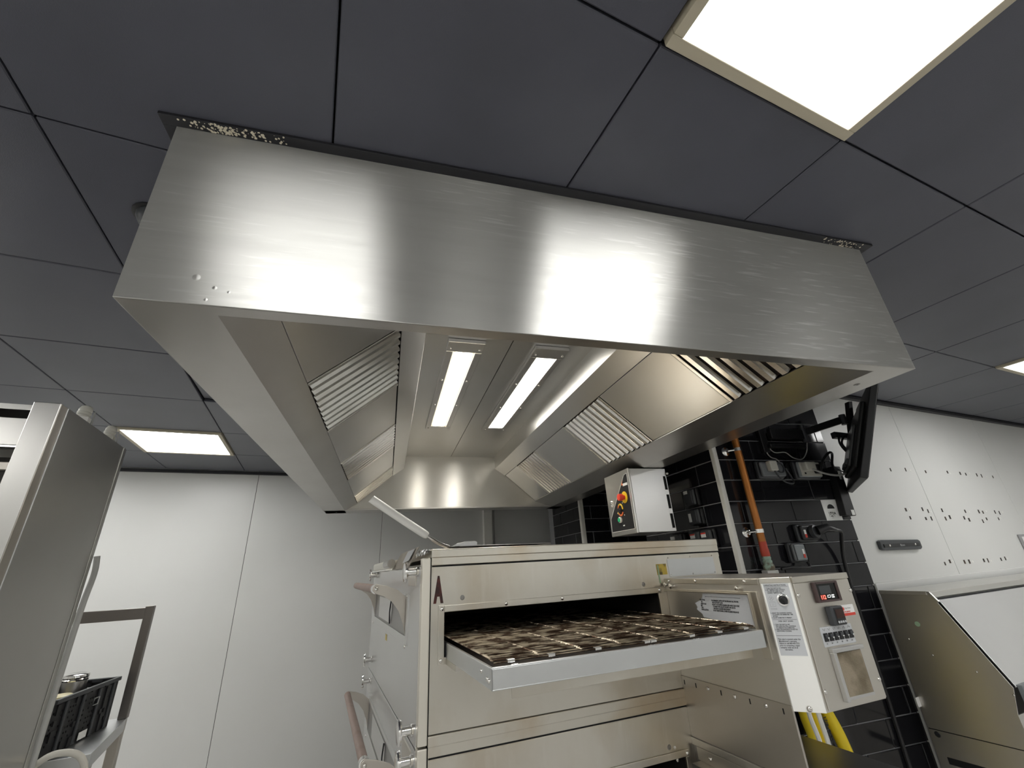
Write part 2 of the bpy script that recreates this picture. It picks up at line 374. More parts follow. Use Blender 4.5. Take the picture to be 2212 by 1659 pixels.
PL = [(-.348, ZB), (-.26, .535), (.003, .76), (.09, .82), (.104, .925)]
PR = [(1.375, ZB), (1.228, .535), (.965, .76), (.879, .82), (.872, .925)]
for P in (PL, PR):
    sheet('gutter', 'flange_steel', P[0], P[1])
    sheet('filter_back', 'dark_steel', (P[1][0] + (-.02 if P is PL else .02), P[1][1]+.024), (P[2][0] + (-.02 if P is PL else .02), P[2][1]+.024))
    sheet('plenum_edge', 'plate_steel', P[2], P[3])
    sheet('plenum_side', 'steel', P[3], P[4], .003)
B(HOOD, .104, .482, .836, VI, .925, .929).build('inner_ceiling_plate', 'plate_steel', hood)
B(HOOD, .486, .872, .836, VI, .925, .929).build('inner_ceiling_plate', 'plate_steel', hood)
B(HOOD, .480, .488, .836, VI, .929, .931).build('seam_backing', 'black_gap', hood)
B(HOOD, U0+.003, U1-.003, VI, VI+.004, ZB+.012, .93).build('back_panel', 'inner_back_steel', hood)
B(HOOD, U0+.003, U1-.003, VI-.012, V1, ZB, ZB+.012).build('back_lip', 'flange_steel', hood, .002)
B(HOOD, U0+.003, U1-.003, V1-.003, V1, ZB+.012, ZT).build('outer_back_panel', 'steel_side', hood)
for q in ((1.43, .93), (-.42, 3.80)):
    MB(HOOD).lathe((q[0], q[1], ZB), (0, 0, -1), [(.009, 0), (.009, .001), (.005, .0012), (.004, .0005)], 12).build('hanger_cap', 'dark_steel', hood, smooth=True)
for d in ((U0-.026, U1+.026, V0-.026, V0, 0), (U0-.026, U0, V0, V1, 0), (U1, U1+.026, V0, V1, 0)):
    B(HOOD, *d[:4], H-.008, H).build('ceiling_angle', 'ceiling_trim', hood, .001)
fl = MB(HOOD)
for k in range(190):
    u = random.gauss(-.40, .045) if k < 90 else (random.uniform(-.47, -.28) if k < 135 else random.gauss(1.40, .05))
    if not U0 < u < U1: continue
    r = random.uniform(.0008, .0034)
    fl.lathe((u, random.uniform(V0-.024, V0-.003), H-.0085), (0, 0, -1), [(r, 0), (r*.7, .0006), (.0001, .0008)], 6)
o = fl.build('paint_blisters', 'paint_fleck', hood); o['kind'] = 'stuff'
# small dents with raised rims low on the front panel
for u, z, r in ((-.385, .545, .012), (-.35, .525, .007), (-.325, .518, .005), (-.36, .497, .006)):
    MB(HOOD).lathe((u, V0+.0005, z), (0, -1, 0), [(r, 0), (r*.6, .0005), (.0001, .0007)], 14).build('dent', 'hood_steel', hood, smooth=True)

def slope(P, side):
    b = Vector((P[1][0], 0, P[1][1])); c = Vector((P[2][0], 0, P[2][1])); d = (c-b); L = d.length; d.normalize()
    n = Vector((d.z, 0, -d.x)) if side == 'L' else Vector((-d.z, 0, d.x))
    return (lambda t, v, h: (b.x + d.x*t + n.x*h, v, b.z + d.z*t + n.z*h)), L, d
def sbox(fn, t0, t1, v0, v1, h0, h1):
    return [fn(t0, v0, h0), fn(t1, v0, h0), fn(t1, v1, h0), fn(t0, v1, h0), fn(t0, v0, h1), fn(t1, v0, h1), fn(t1, v1, h1), fn(t0, v1, h1)]
BOXF = [(0, 3, 2, 1), (4, 5, 6, 7), (0, 1, 5, 4), (1, 2, 6, 5), (2, 3, 7, 6), (3, 0, 4, 7)]
rows = {'L': [('p', .838, 1.285), ('b', 1.285, 1.777), ('p', 1.777, 2.32), ('b', 2.32, 2.77), ('p', 2.77, 3.34), ('b', 3.34, 3.695)],
        'R': [('b', .838, 1.25), ('p', 1.25, 1.79), ('b', 1.79, 2.293), ('p', 2.293, 2.853), ('b', 2.853, 3.327), ('p', 3.327, 3.695)]}
ORD = {'b': ['first', 'second', 'third'], 'p': ['first', 'second', 'third']}
for side, P in (('L', PL), ('R', PR)):
    fn, L, d = slope(P, side); cnt = {'b': 0, 'p': 0}
    where = 'on the slope away from the tiled pillar' if side == 'L' else 'on the slope beside the tiled pillar'
    for kind, v0, v1 in rows[side]:
        k = cnt[kind]; cnt[kind] += 1
        mid = fn(L/2, (v0+v1)/2, 0)
        if kind == 'p':
            mb = MB(HOOD).add(sbox(fn, .002, L-.004, v0+.002, v1-.002, -.02, -.004), BOXF)
            o = mb.build('blank_filter_plate', 'plate_steel', None, .002, base=fn(0, (v0+v1)/2, 0))
            tag(o, '%s flat plate from the canopy front, %s' % (ORD['p'][k], where), 'steel plate', 'flat plates between the grease filters')
        else:
            t = thing('baffle_filter', '%s slatted filter from the canopy front, %s' % (ORD['b'][k], where), 'grease filter', fn(0, (v0+v1)/2, 0), HOOD, 'slatted grease filters in the canopy')
            MB(HOOD).add(sbox(fn, .002, L-.004, v0+.002, v1-.002, -.022, -.018), BOXF).build('back_plate', 'burnt', t)
            for e0, e1 in ((v0+.002, v0+.016), (v1-.016, v1-.002)):
                MB(HOOD).add(sbox(fn, .002, L-.004, e0, e1, -.018, .0), BOXF).build('end_strip', 'filter_steel', t, .001)
            ns = max(6, round((v1-v0-.03)/.052)); pt = (v1-v0-.032)/ns
            for q in range(ns):
                a = v0+.016 + q*pt; ww = pt*.66; o_ = pt*.17
                prof = [(a+o_, -.010), (a+o_+ww*.22, .004), (a+o_+ww*.78, .004), (a+o_+ww, -.010), (a+o_+ww*.78, .001), (a+o_+ww*.22, .001)]
                e = fn(L-.008, 0, 0); s = fn(.006, 0, 0)
                MB(HOOD).prism([fn(.006, vv, hh) for vv, hh in prof], (e[0]-s[0], 0, e[2]-s[2])).build('slat', 'filter_steel', t)

for k, (c, lens, lab) in enumerate(((.2815, 'lamp_lens', 'recessed canopy lamp with yellowed lens edges in a riveted steel plate'),
                                    (.677, 'lamp_lens_white', 'recessed canopy lamp with clean white lens, next to the plenum beside the tiled pillar'))):
    t = thing('canopy_lamp', lab, 'lamp', (c, 2.235, .905), HOOD, 'twin lamps inside the canopy')
    u0, u1, v0, v1 = c-.082, c+.082, 1.615, 2.865; a, b_, e, g = c-.05, c+.05, 1.705, 2.80
    fr = MB(HOOD)
    for q in ((u0, u1, v0, e), (u0, u1, g, v1), (u0, a, e, g), (b_, u1, e, g)): fr.box(*q, .907, .9245)
    fr.build('frame', 'plate_steel', t, .002)
    B(HOOD, a, b_, e, g, .911, .92).build('lens', lens, t, .004)
    for q in ((a+.014, a+.044), (b_-.044, b_-.014)):
        B(HOOD, q[0] - (.008 if k else 0), q[1] + (.004 if k else 0), e+.012, g-.012, .9085, .911).build('lamp_tube', 'lamp_tube', t, .004)
    for su in (u0+.016, u1-.016):
        for sv in (v0+.055, 2.02, 2.38, v1-.04): screw(t, HOOD, (su, sv, .907), (0, 0, -1), .006)

# ------------------------------------------------------------------ the two stacked conveyor ovens
FB = 1.55                                           # plane of the oven faces that carry the belt openings
def oven(top, label, upper):
    """top: z of the top edge of the lid"""
    dz = top - .073
    t = thing('conveyor_oven', label, 'oven', (.93, 2.27, dz-.438), OVEN)
    Z = lambda z: z + dz
    bx = lambda a0, a1, b0, b1, z0, z1: B(OVEN, a0, a1, b0, b1, Z(z0), Z(z1))
    sh = MB(OVEN)
    for q in ((.302, 1.55, FB+.006, 3.0, -.105, .03), (.302, 1.55, FB+.006, 3.0, -.437, -.262), (1.215, 1.55, FB+.006, 3.0, -.262, -.105), (.315, .335, FB+.006, 3.0, -.262, -.105)):
        sh.box(*q[:4], Z(q[4]), Z(q[5]))
    sh.build('shell', 'oven_side', t)
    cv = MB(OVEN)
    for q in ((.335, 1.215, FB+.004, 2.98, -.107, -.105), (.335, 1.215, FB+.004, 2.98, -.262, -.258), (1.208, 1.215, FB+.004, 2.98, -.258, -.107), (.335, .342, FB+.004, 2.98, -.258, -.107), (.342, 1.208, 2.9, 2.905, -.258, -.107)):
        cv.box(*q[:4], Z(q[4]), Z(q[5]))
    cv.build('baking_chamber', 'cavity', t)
    fp = MB(OVEN)
    for q in ((.302, .346, -.436, .03), (.346, 1.199, -.12, .03), (1.199, 1.55, -.436, .03), (.346, 1.199, -.436, -.246)):
        fp.box(q[0], q[1], FB, FB+.005, Z(q[2]), Z(q[3]))
    fp.build('face_panel', 'oven_steel', t)
    of = MB(OVEN)
    of.box(.326, .346, FB-.004, FB, Z(-.264), Z(-.098)).box(.346, 1.214, FB-.004, FB, Z(-.12), Z(-.1))
    of.box(1.199, 1.214, FB-.004, FB, Z(-.264), Z(-.12))
    of.build('opening_frame', 'oven_steel', t, .0015)
    for a, z in ((.337, -.11), (.335, -.253), (.775, -.109), (1.206, -.11), (.56, -.11)): screw(t, OVEN, (a, FB-.004, Z(z)), (0, -1, 0), .0065, 'rivet')
    for a, z in ((.407, -.081), (1.138, -.085)):
        MB(OVEN).lathe((a, FB, Z(z)), (0, -1, 0), [(.008, 0), (.007, .001), (.0032, .0012), (.003, .0002)], 12).build('bolt_hole', 'dark_steel', t)
    # lid with its folded front skirt
    lid = bx(.300, 1.553, FB-.006, 3.0, .045, .073).build('top_cover', 'oven_lid', t, .003)
    bx(.301, 1.552, FB-.004, FB+.01, .022, .0535).build('cover_skirt', 'oven_lid', t, .0015)
    bx(.303, 1.55, FB-.001, FB+.012, .017, .023).build('skirt_gap_shadow', 'black_gap', t)  # black strip standing in for the shadow in the gap under the skirt
    bx(.306, 1.55, FB-.0025, FB, -.0, .015).build('face_hem', 'oven_steel', t)
    # pale corner post of the side door
    bx(.270, .2985, FB-.004, FB+.03, -.460, .046).build('corner_post', 'oven_post', t, .003)
    bx(.2985, .303, FB+.002, FB+.03, -.460, .046).build('post_gap', 'black_gap', t)
    # side door (turned a little out of square with the face)
    s0 = .311
    dr = MB(DOOR).box(s0, s0+.02, 1.575, 3.0, Z(-.4725), Z(.02 if upper else .034)).build('side_door', 'oven_side', t, .002)
    wf = MB(DOOR)
    for q in ((1.762, 1.79, -.232, -.07), (2.80, 2.835, -.232, -.07), (1.79, 2.80, -.085, -.07), (1.79, 2.80, -.232, -.205)):
        wf.box(s0-.006, s0+.001, q[0], q[1], Z(q[2]), Z(q[3]))
    wf.build('window_frame', 'oven_side', dr, .001)
    MB(DOOR).box(s0-.002, s0+.001, 1.79, 2.80, Z(-.205), Z(-.085)).build('window_pane', 'dark_steel', dr)
    MB(DOOR).box(s0-.004, s0-.002, 2.17, 2.62, Z(-.195), Z(-.10)).build('sliding_plate', 'plate_steel', dr, .001)
    MB(DOOR).tube(smoothpath([(s0-.006, 2.17, Z(-.10)), (s0-.010, 2.175, Z(-.14)), (s0-.008, 2.19, Z(-.165)), (s0-.006, 2.195, Z(-.195))]), .003, 6).build('plate_latch', 'black_plastic', dr, smooth=True)
    for b in (1.80, 2.795):
        up = [(s0-.004, -.078), (.275, -.052), (.235, -.036), (.197, -.028), (.186, -.036), (.184, -.048)]
        lo = [(.195, -.060), (.225, -.070), (.255, -.090), (.280, -.122), (.298, -.165), (s0-.004, -.205)]
        MB(DOOR).prism([(s, b, Z(z)) for s, z in up + lo], (0, .004, 0)).build('handle_bracket', 'brown_steel', dr, .001)
    MB(DOOR).tube([(.196, 1.81, Z(-.044)), (.196, 2.79, Z(-.044))], .0155, 14).build('handle_grip', 'handle_grip', dr, smooth=True)
    MB(DOOR).lathe((.196, 1.806, Z(-.044)), (0, 1, 0), [(.017, 0), (.017, .03), (.0155, .031)], 14).build('handle_ferrule', 'chrome', dr, smooth=True)
    screw(dr, DOOR, (.196, 1.799, Z(-.044)), (0, -1, 0), .007)
    for b, z in ((1.775, -.073), (1.775, -.235), (2.82, -.236)): screw(dr, DOOR, (s0-.006, b, Z(z)), (-1, 0, 0), .006)
    for b, z in ((1.60, .006), (1.60, -.432), (2.80, .004), (2.79, -.408)):
        kn = MB(DOOR).lathe((s0, b, Z(z)), (-1, 0, 0), [(.016, 0), (.016, .008), (.012, .010), (.012, .038)], 14).build('latch_stem', 'chrome', dr, smooth=True)
        MB(DOOR).lathe((s0-.038, b, Z(z)), (-1, 0, 0), [(.02, 0), (.032, .002), (.033, .006), (.030, .011), (.018, .013)], 18).build('latch_knob', 'chrome', kn, smooth=True)
    MB(DOOR).box(s0-.004, s0+.001, 1.63, 1.775, Z(-.04), Z(.02)).build('latch_plate', 'panel_steel', dr, .001)
    if upper:
        MB(DOOR).box(s0-.0008, s0, 2.29, 2.34, Z(-.272), Z(-.247)).build('warning_sticker', 'sticker_yellow', dr)
        lettering(t, OVEN, 'A', .100, (.3135, FB, -.086), (1, 0, 0), (0, 0, 1), 'letter_red', 'letter_a', wscale=.38, bold=.007)
        bx(1.212, 1.262, FB-.0008, FB, -.056, -.016).build('warning_sticker', 'sticker_yellow', t)
        bx(1.216, 1.222, FB-.0012, FB-.0004, -.085, -.02).build('green_strip', 'sticker_green', t)
        pl = bx(1.27, 1.515, FB-.002, FB, -.066, .011).build('cover_plate', 'galvanised', t, .0008)
        for a, z in ((1.276, .005), (1.39, .005), (1.508, .005), (1.276, -.06), (1.39, -.06), (1.508, -.06)): screw(pl, OVEN, (a, FB-.002, z), (0, -1, 0), .003)
        for a, b, z in ((1.238, FB-.03, .0), (1.235, FB-.05, -.088)): pass
    return t, bx, Z
up, ubx, _ = oven(.073, 'upper of two stacked steel conveyor ovens, with wire belt tray and control box', True)
lowo, lbx, LZ = oven(-.438, 'lower of two stacked steel conveyor ovens, under the oven with the belt tray', False)

# belt tray of the upper oven
tr = MB(OVEN)
BF = 1.086
tr.box(.352, .355, BF, 2.9, -.247, -.207).box(1.187, 1.190, BF, 2.9, -.247, -.207).box(.352, 1.190, BF, BF+.003, -.247, -.207)
tr.box(.353, 1.189, BF, BF+.010, -.2075, -.2045).box(.352, .360, BF, 2.9, -.2075, -.2055).box(1.182, 1.190, BF, 2.9, -.2075, -.2055)
tr.box(.352, 1.19, BF, 2.9, -.249, -.246)
tray = tr.build('belt_tray', 'galvanised', up, .0012)
for b, z in ((1.165, -.222), (1.118, -.231), (1.106, -.233)): screw(tray, OVEN, (.352, b, z), (-1, 0, 0), .005, 'rivet')
B(OVEN, .358, 1.184, BF+.01, 2.85, -.2455, -.240).build('crumb_bed', 'burnt', tray)
cp = MB(OVEN).box(.428, 1.217, 1.168, 1.171, -.288, -.264).box(.428, 1.217, 1.168, 1.50, -.266, -.2635)
cp.build('crumb_pan', 'oven_steel', up, .001)
B(OVEN, .352, .385, 1.42, FB, -.265, -.2495).build('tray_bracket', 'panel_steel', up, .001)
belt = MB(OVEN)
def bz(b): return -.193 - .5*max(0, 1.135-b)**1.35
b = 1.102; k = 0
while b < 2.1:
    z = bz(b) + .0012*math.sin(k*2.1)
    pts = []
    n = 10
    for q in range(n+1):
        a = .362 + (1.178-.362)*q/n
        pts.append((a, b + .0012*random.uniform(-1, 1), z + .0011*random.uniform(-1, 1)))
    belt.tube(pts, .0017, 4, False)
    b += .0098 if b < 1.62 else .02; k += 1
for q in range(8):
    a = .362 + (1.178-.362)*q/7
    pts = []
    bb = 1.104; s = 0
    while bb < 1.75:
        pts.append((a + (.0035 if s % 2 else -.0035), bb, bz(bb)+.001)); bb += .0049; s += 1
    belt.tube(pts, .0017, 4, False)
belt.build('wire_belt', 'belt_wire', up)
sc = MB(OVEN)
for q in range(420):
    a, b = random.uniform(.37, 1.17), random.triangular(1.11, 1.75, 1.6)
    if random.random() > .35 + .6*(a-.36)/.82: continue
    r = random.uniform(.002, .006)
    sc.lathe((a, b, bz(b)-.003), (0, 0, 1), [(r, 0), (r*.8, .0025), (.0001, .0035)], 6)
o = sc.build('burnt_crumbs', 'burnt', up); o['kind'] = 'stuff'
for a in (.395, .50, .63, .78, .80, .93, 1.03, 1.13):
    mb = MB(OVEN).box(a, a+.018, 1.096, 1.108, bz(1.1)-.002, bz(1.1)+.0045)
    mb.box(a+.006, a+.024, 1.090, 1.096, bz(1.1)-.009, bz(1.1)-.005)
    mb.build('belt_clip', 'chrome', tray, .0008)

# control box of the upper oven
A1, CA, CF = 1.242, 1.300, 1.041
ZT2, ZB2 = -.070, -.411
foot = [(A1, FB), (A1, 1.10), (CA, CF), (1.557, CF), (1.557, FB)]
cb = MB(OVEN).prism([(a, b, ZB2) for a, b in foot], (0, 0, ZT2-ZB2)).build('control_box', 'panel_steel', up, .0015)
lowcb = MB(OVEN).prism([(a, b, -.92) for a, b in foot], (0, 0, .34)).build('control_box', 'dark_steel', lowo, .0015)
B(OVEN, A1-.004, A1, 1.104, FB, -.088, ZT2-.001).build('top_rim', 'oven_steel', cb, .0012)
for b, z in ((1.52, -.079), (1.375, -.079), (1.155, -.079)): screw(cb, OVEN, (A1-.004, b, z), (-1, 0, 0), .0055)
for b, z in ((1.545, -.092), (1.515, -.097)): MB(OVEN).lathe((A1, b-.012, z), (-1, 0, 0), [(.006, 0), (.006, .012), (.009, .013), (.009, .018), (.004, .020)], 10).build('stud', 'screw_steel', cb, smooth=True)
MB(OVEN).lathe((A1, 1.185, -.099), (-1, 0, 0), [(.004, 0), (.004, .008), (.007, .009), (.007, .015), (.003, .017)], 10).build('stud', 'screw_steel', cb, smooth=True)
fr = MB(OVEN).box(A1-.006, A1, 1.120, 1.150, -.290, -.108).box(A1-.006, A1, 1.150, FB, -.112, -.108).box(A1-.012, A1-.006, 1.147, 1.150, -.217, -.113).box(A1-.012, A1-.006, 1.150, FB, -.115, -.112)
fr.build('plate_frame', 'oven_steel', cb, .0008)
tp = [(1.352, -.119), (1.155, -.119), (1.153, -.197), (1.162, -.207), (1.26, -.208), (1.33, -.199), (1.372, -.195), (1.376, -.185), (1.398, -.172), (1.392, -.163), (1.402, -.152), (1.385, -.146), (1.366, -.140), (1.36, -.13)]
pl = MB(OVEN).prism([(A1-.0015, b, z) for b, z in tp], (.0014, 0, 0)).build('safety_plate', 'label_grey', cb)
pl['label'] = 'worn grey instruction plate with a torn edge'
lettering(pl, OVEN, 'IN AN EMERGENCY, SWITCH OFF THE OVEN AND CALL, THE OVEN\n  MUST NOT BE LEFT ALONE\nALLOW TO COOL BEFORE CLEANING, KEEP HANDS CLEAR OF BELT\n   IF THE BELT STOPS, ISOLATE THE SUPPLY AND ASK FOR\n   HELP FROM A QUALIFIED SERVICE PERSON\nDO NOT REMOVE PANELS, COVERS OR GUARDS WHILE IN USE', .0062, (A1-.0016, 1.318, -.142), (0, -1, 0), (0, 0, 1), name='lettering', bold=.0003, wscale=.62)
lettering(pl, OVEN, 'SPEED SETTING\n      USE\n   GUIDE TO BELT\n TIME\n   ONLY\nCONTROL SETTING', .0062, (A1-.0016, 1.375, -.142), (0, -1, 0), (0, 0, 1), name='lettering', bold=.0003, wscale=.62)
B(OVEN, A1-.0019, A1-.0013, 1.19, 1.345, -.1292, -.1284).build('rule', 'ink', pl)
# chamfer with the operating instructions
cx = Vector((CA-A1, CF-1.10, 0)); CW = cx.length; cx.normalize(); cn = Vector((cx.y, -cx.x, 0))      # outward normal
if cn.y > 0: cn = -cn
def ch(c, z, h=0): p = Vector((A1, 1.10, z)) + cx*c + cn*h; return tuple(p)
def chbox(c0, c1, z0, z1, h0, h1): return MB(OVEN).prism([ch(c0, z0, h0), ch(c1, z0, h0), ch(c1, z1, h0), ch(c0, z1, h0)], tuple(cn*(h1-h0)))
cp_ = chbox(.0015, CW-.0015, ZB2, -.0715, 0, .003).build('instruction_panel', 'white_paint', cb, .0012)
lb = chbox(.006, CW-.008, -.276, -.086, .003, .0036).build('instruction_label', 'label_grey', cp_)
chbox(.0, CW, -.084, ZT2+.001, .003, .006).build('panel_hem', 'oven_steel', cp_, .0012)
def chtext(s, size, c, z, sp=.92, m='ink', ws=.8): return lettering(lb, OVEN, s, size, ch(c, z, .0036), tuple(cx), (0, 0, 1), m, 'lettering', spacing=sp, wscale=ws, lift=.0003, bold=.00012)
chtext('OPERATING INSTRUCTIONS', .0058, .008, -.0925, ws=.80)
chtext('1. TURN THE SWITCH ON.\n2. SET TEMPERATURE CONTROL\n    ON SIDE OF OVEN TO THE\n    DESIRED TEMPERATURE.', .0046, .009, -.1005)
chtext('3. ADJUST THE CONVEYOR CONTROL\n    TO ACHIEVE THE DESIRED BELT TIME\n    SETTING.\n4. ALLOW 30 MINUTES TO PREHEAT.', .0046, .008, -.1675, ws=.70)
chtext('OVEN  SHUT  DOWN', .0050, .022, -.1895)
chtext('1. TURN THE SWITCH OFF.\n    THE OVEN FAN WILL CONTINUE\n    TO OPERATE FOR 30 MINUTES.\n2. OPEN THE SANDWICH DOOR FOR\n    ADDITIONAL COOLING.', .0046, .008, -.198, ws=.76)
chtext('This oven is covered under the\n Manufacturer\'s warranty.\n Failure to call 800-443-2751\n prior to contacting a repair\n company voids any & all\n         warranties.', .0056, .009, -.236, sp=.95, ws=.82)
for z in (-.0945, -.1835, -.2255): chbox(.008, CW-.011, z-.0003, z+.0003, .0036, .004).build('rule', 'ink', lb)
for q, z in enumerate((-.126, -.142, -.155)):
    ic = MB(OVEN)
    if q == 0:
        for k in range(4):
            a = k*math.pi/2
            ic.tube([ch(.019 + .004*math.cos(a) + .003*math.cos(s), z + .004*math.sin(a) + .003*math.sin(s), .0042) for s in [i*math.pi/4 for i in range(9)]], .0003, 4)
    elif q == 1: ic.tube([ch(c, zz, .0042) for c, zz in ((.012, z-.006), (.027, z-.006), (.027, z+.006), (.012, z+.006), (.012, z-.006))], .0003, 4).tube([ch(.018, z-.004, .0042), ch(.018, z+.004, .0042)], .0003, 4).tube([ch(.021, z-.004, .0042), ch(.021, z+.004, .0042)], .0003, 4)
    else: ic.tube([ch(c, zz, .0042) for c, zz in ((.012, z-.0015), (.028, z-.0015), (.028, z+.0015), (.012, z+.0015), (.012, z-.0015))], .0003, 4)
    ic.build('symbol', 'ink_grey', lb)
kb = MB(OVEN).lathe(ch(.050, -.131, .0036), tuple(cn), [(.0165, 0), (.0165, .002), (.013, .003)], 22).build('knob_base', 'chrome', cp_, smooth=True)
MB(OVEN).lathe(ch(.050, -.131, .0066), tuple(cn), [(.0125, 0), (.0115, .006), (.009, .009), (.002, .0095)], 20).build('rotary_knob', 'black_plastic', kb, smooth=True)
MB(OVEN).prism([ch(.044, -.124, .012), ch(.050, -.120, .012), ch(.060, -.139, .012), ch(.055, -.142, .012)], tuple(cn*.010)).build('knob_pointer', 'black_plastic', kb, .001)
screw(cp_, OVEN, ch(.042, -.402, .003), tuple(cn), .0075)
# front plate with displays and switches
fb = CF
fpz = B(OVEN, 1.306, 1.556, fb-.003, fb, ZB2+.004, -.088).build('front_plate', 'panel_steel', cb, .0015)
B(OVEN, 1.3035, 1.557, fb-.006, fb, -.0865, ZT2+.001).build('panel_hem', 'oven_steel', cb, .0015)
for a, z in ((1.312, -.121), (1.549, -.122), (1.311, -.363), (1.547, -.361)): screw(fpz, OVEN, (a, fb-.003, z), (0, -1, 0), .006)
F = fb-.003
dp = MB(OVEN)
for q in ((1.379, 1.389, -.146, -.089), (1.477, 1.487, -.146, -.089), (1.389, 1.477, -.0955, -.089), (1.389, 1.477, -.146, -.1405)): dp.box(q[0], q[1], F-.010, F, q[2], q[3])
ds = dp.build('belt_timer', 'frame_brown', fpz, .002)
B(OVEN, 1.389, 1.477, F-.006, F, -.1405, -.0955).build('screen', 'screen_dark', ds)
B(OVEN, 1.402, 1.452, F-.0066, F-.006, -.124, -.101).build('window', 'charcoal_plastic', ds)
lettering(ds, OVEN, '112', .0155, (1.398, F-.0062, -.1375), (1, 0, 0), (0, 0, 1), 'lcd_red', 'digits', bold=.0004)
lettering(ds, OVEN, '::', .0155, (1.448, F-.0062, -.135), (1, 0, 0), (0, 0, 1), 'lcd_white', 'indicator', bold=.0009, wscale=1.7)
MB(OVEN).tube([(a, F-.0066, z) for a, z in ((1.429, -.134), (1.442, -.134), (1.444, -.131), (1.442, -.128), (1.431, -.128), (1.429, -.134))], .0006, 4).build('indicator', 'lcd_white', ds)
th = B(OVEN, 1.409, 1.464, F-.018, F, -.209, -.158).build('thermostat', 'charcoal_plastic', fpz, .003)
B(OVEN, 1.421, 1.461, F-.0195, F-.018, -.206, -.162).build('display', 'black_plastic', th, .001)
B(OVEN, 1.424, 1.458, F-.0202, F-.0195, -.190, -.166).build('screen', 'lcd_brown', th)
for k in range(4): MB(OVEN).lathe((1.427+.0095*k, F-.0195, -.200), (0, -1, 0), [(.0036, 0), (.0032, .0012), (.0001, .0013)], 10).build('button', 'label_grey', th)
st = B(OVEN, 1.481, 1.538, F-.0006, F, -.190, -.160).build('service_sticker', 'label_white', fpz)
B(OVEN, 1.481, 1.538, F-.001, F-.0004, -.190, -.1825).build('red_band', 'label_red', st)
MB(OVEN).prism([(a, F-.001, z) for a, z in ((1.486, -.171), (1.490, -.164), (1.494, -.171), (1.490, -.176))], (0, .0006, 0)).build('logo', 'label_red', st)
lettering(st, OVEN, 'Pizza Ovens', .0055, (1.496, F-.0006, -.171), (1, 0, 0), (0, 0, 1), 'ink_grey', bold=.0001)
lettering(st, OVEN, '24 HR SERVICE', .0048, (1.486, F-.0006, -.1805), (1, 0, 0), (0, 0, 1), 'label_red', bold=.0002)
sw = B(OVEN, 1.360, 1.500, F-.0014, F, -.261, -.210).build('switch_plate', 'label_grey', fpz, .0006)
for k in range(6):
    a = 1.3665 + .0222*k
    rk = B(OVEN, a, a+.017, F-.004, F-.0012, -.2475, -.226).build('rocker_switch', 'black_plastic', sw, .0008)
    B(OVEN, a+.002, a+.015, F-.008, F-.004, -.2375, -.2285).build('rocker', 'charcoal_plastic', rk, .0015)
    B(OVEN, a+.009, a+.014, F-.0086, F-.0076, -.239, -.2365).build('mark', 'label_white', rk)
    lettering(sw, OVEN, '%d.0' % (k+1), .0048, (a+.003, F-.0014, -.2545), (1, 0, 0), (0, 0, 1), 'ink', bold=.0002)
    MB(OVEN).tube([(a+.003+.011*q/6, F-.0018, -.2175+.003*math.sin(q*1.3+k)) for q in range(7)], .0005, 4).build('symbol', 'ink_grey', sw)
vt = MB(OVEN).box(1.372, 1.508, F-.014, F, -.2755, -.265).box(1.372, 1.384, F-.014, F, -.394, -.2755).box(1.384, 1.508, F-.003, F, -.394, -.2755)
vt = vt.build('vent_guard', 'oven_side', fpz, .0015)
B(OVEN, 1.388, 1.500, F-.006, F-.003, -.385, -.279).build('filter_mesh', 'filter_dust', vt)
# bolted side plate under the control box and the ledge below it
sp = B(OVEN, A1-.003, A1+.004, 1.098, FB, -.579, -.398).build('bolted_side_plate', 'brown_steel', lowo, .0015)
for k in range(8):
    b = 1.535 - .058*k
    if k in (2, 4, 6): screw(sp, OVEN, (A1-.003, b, -.416), (-1, 0, 0), .0065)
    else: MB(OVEN).box(A1-.0035, A1-.0028, b-.002, b+.002, -.424, -.410).build('slot', 'black_gap', sp)
B(OVEN, A1-.006, A1, 1.10, FB, -.602, -.581).build('seam_flange', 'panel_steel', lowo, .001)
lg = MB(OVEN).box(A1-.045, A1-.004, 1.10, FB-.03, -.645, -.640).box(A1-.045, A1-.042, 1.10, FB-.03, -.70, -.640).box(A1-.006, A1-.003, 1.10, FB-.02, -.640, -.603)
lg.build('plate_ledge', 'panel_steel', lowo, .001)
for b in (1.47, 1.33): screw(lowo, OVEN, (A1-.006, b, -.622), (-1, 0, 0), .0065)
for a, z in ((1.16, -.60), (1.162, -.635)): MB(OVEN).lathe((a, FB, z), (0, -1, 0), [(.006, 0), (.005, .002), (.0001, .003)], 8).build('bolt_hole', 'chrome', lowo)
# stand that carries the stack
st = thing('oven_stand', 'dark steel stand on four legs beneath the stacked ovens', 'stand', (.93, 2.27, FLOOR), OVEN)
B(OVEN, .33, 1.53, 1.6, 2.95, -.99, -.951).build('stand_frame', 'dark_steel', st, .003)
for a in (.38, 1.48):
    for b in (1.65, 2.9): MB(OVEN).tube([(a, b, FLOOR), (a, b, -.99)], .025, 12).build('leg', 'dark_steel', st, smooth=True)

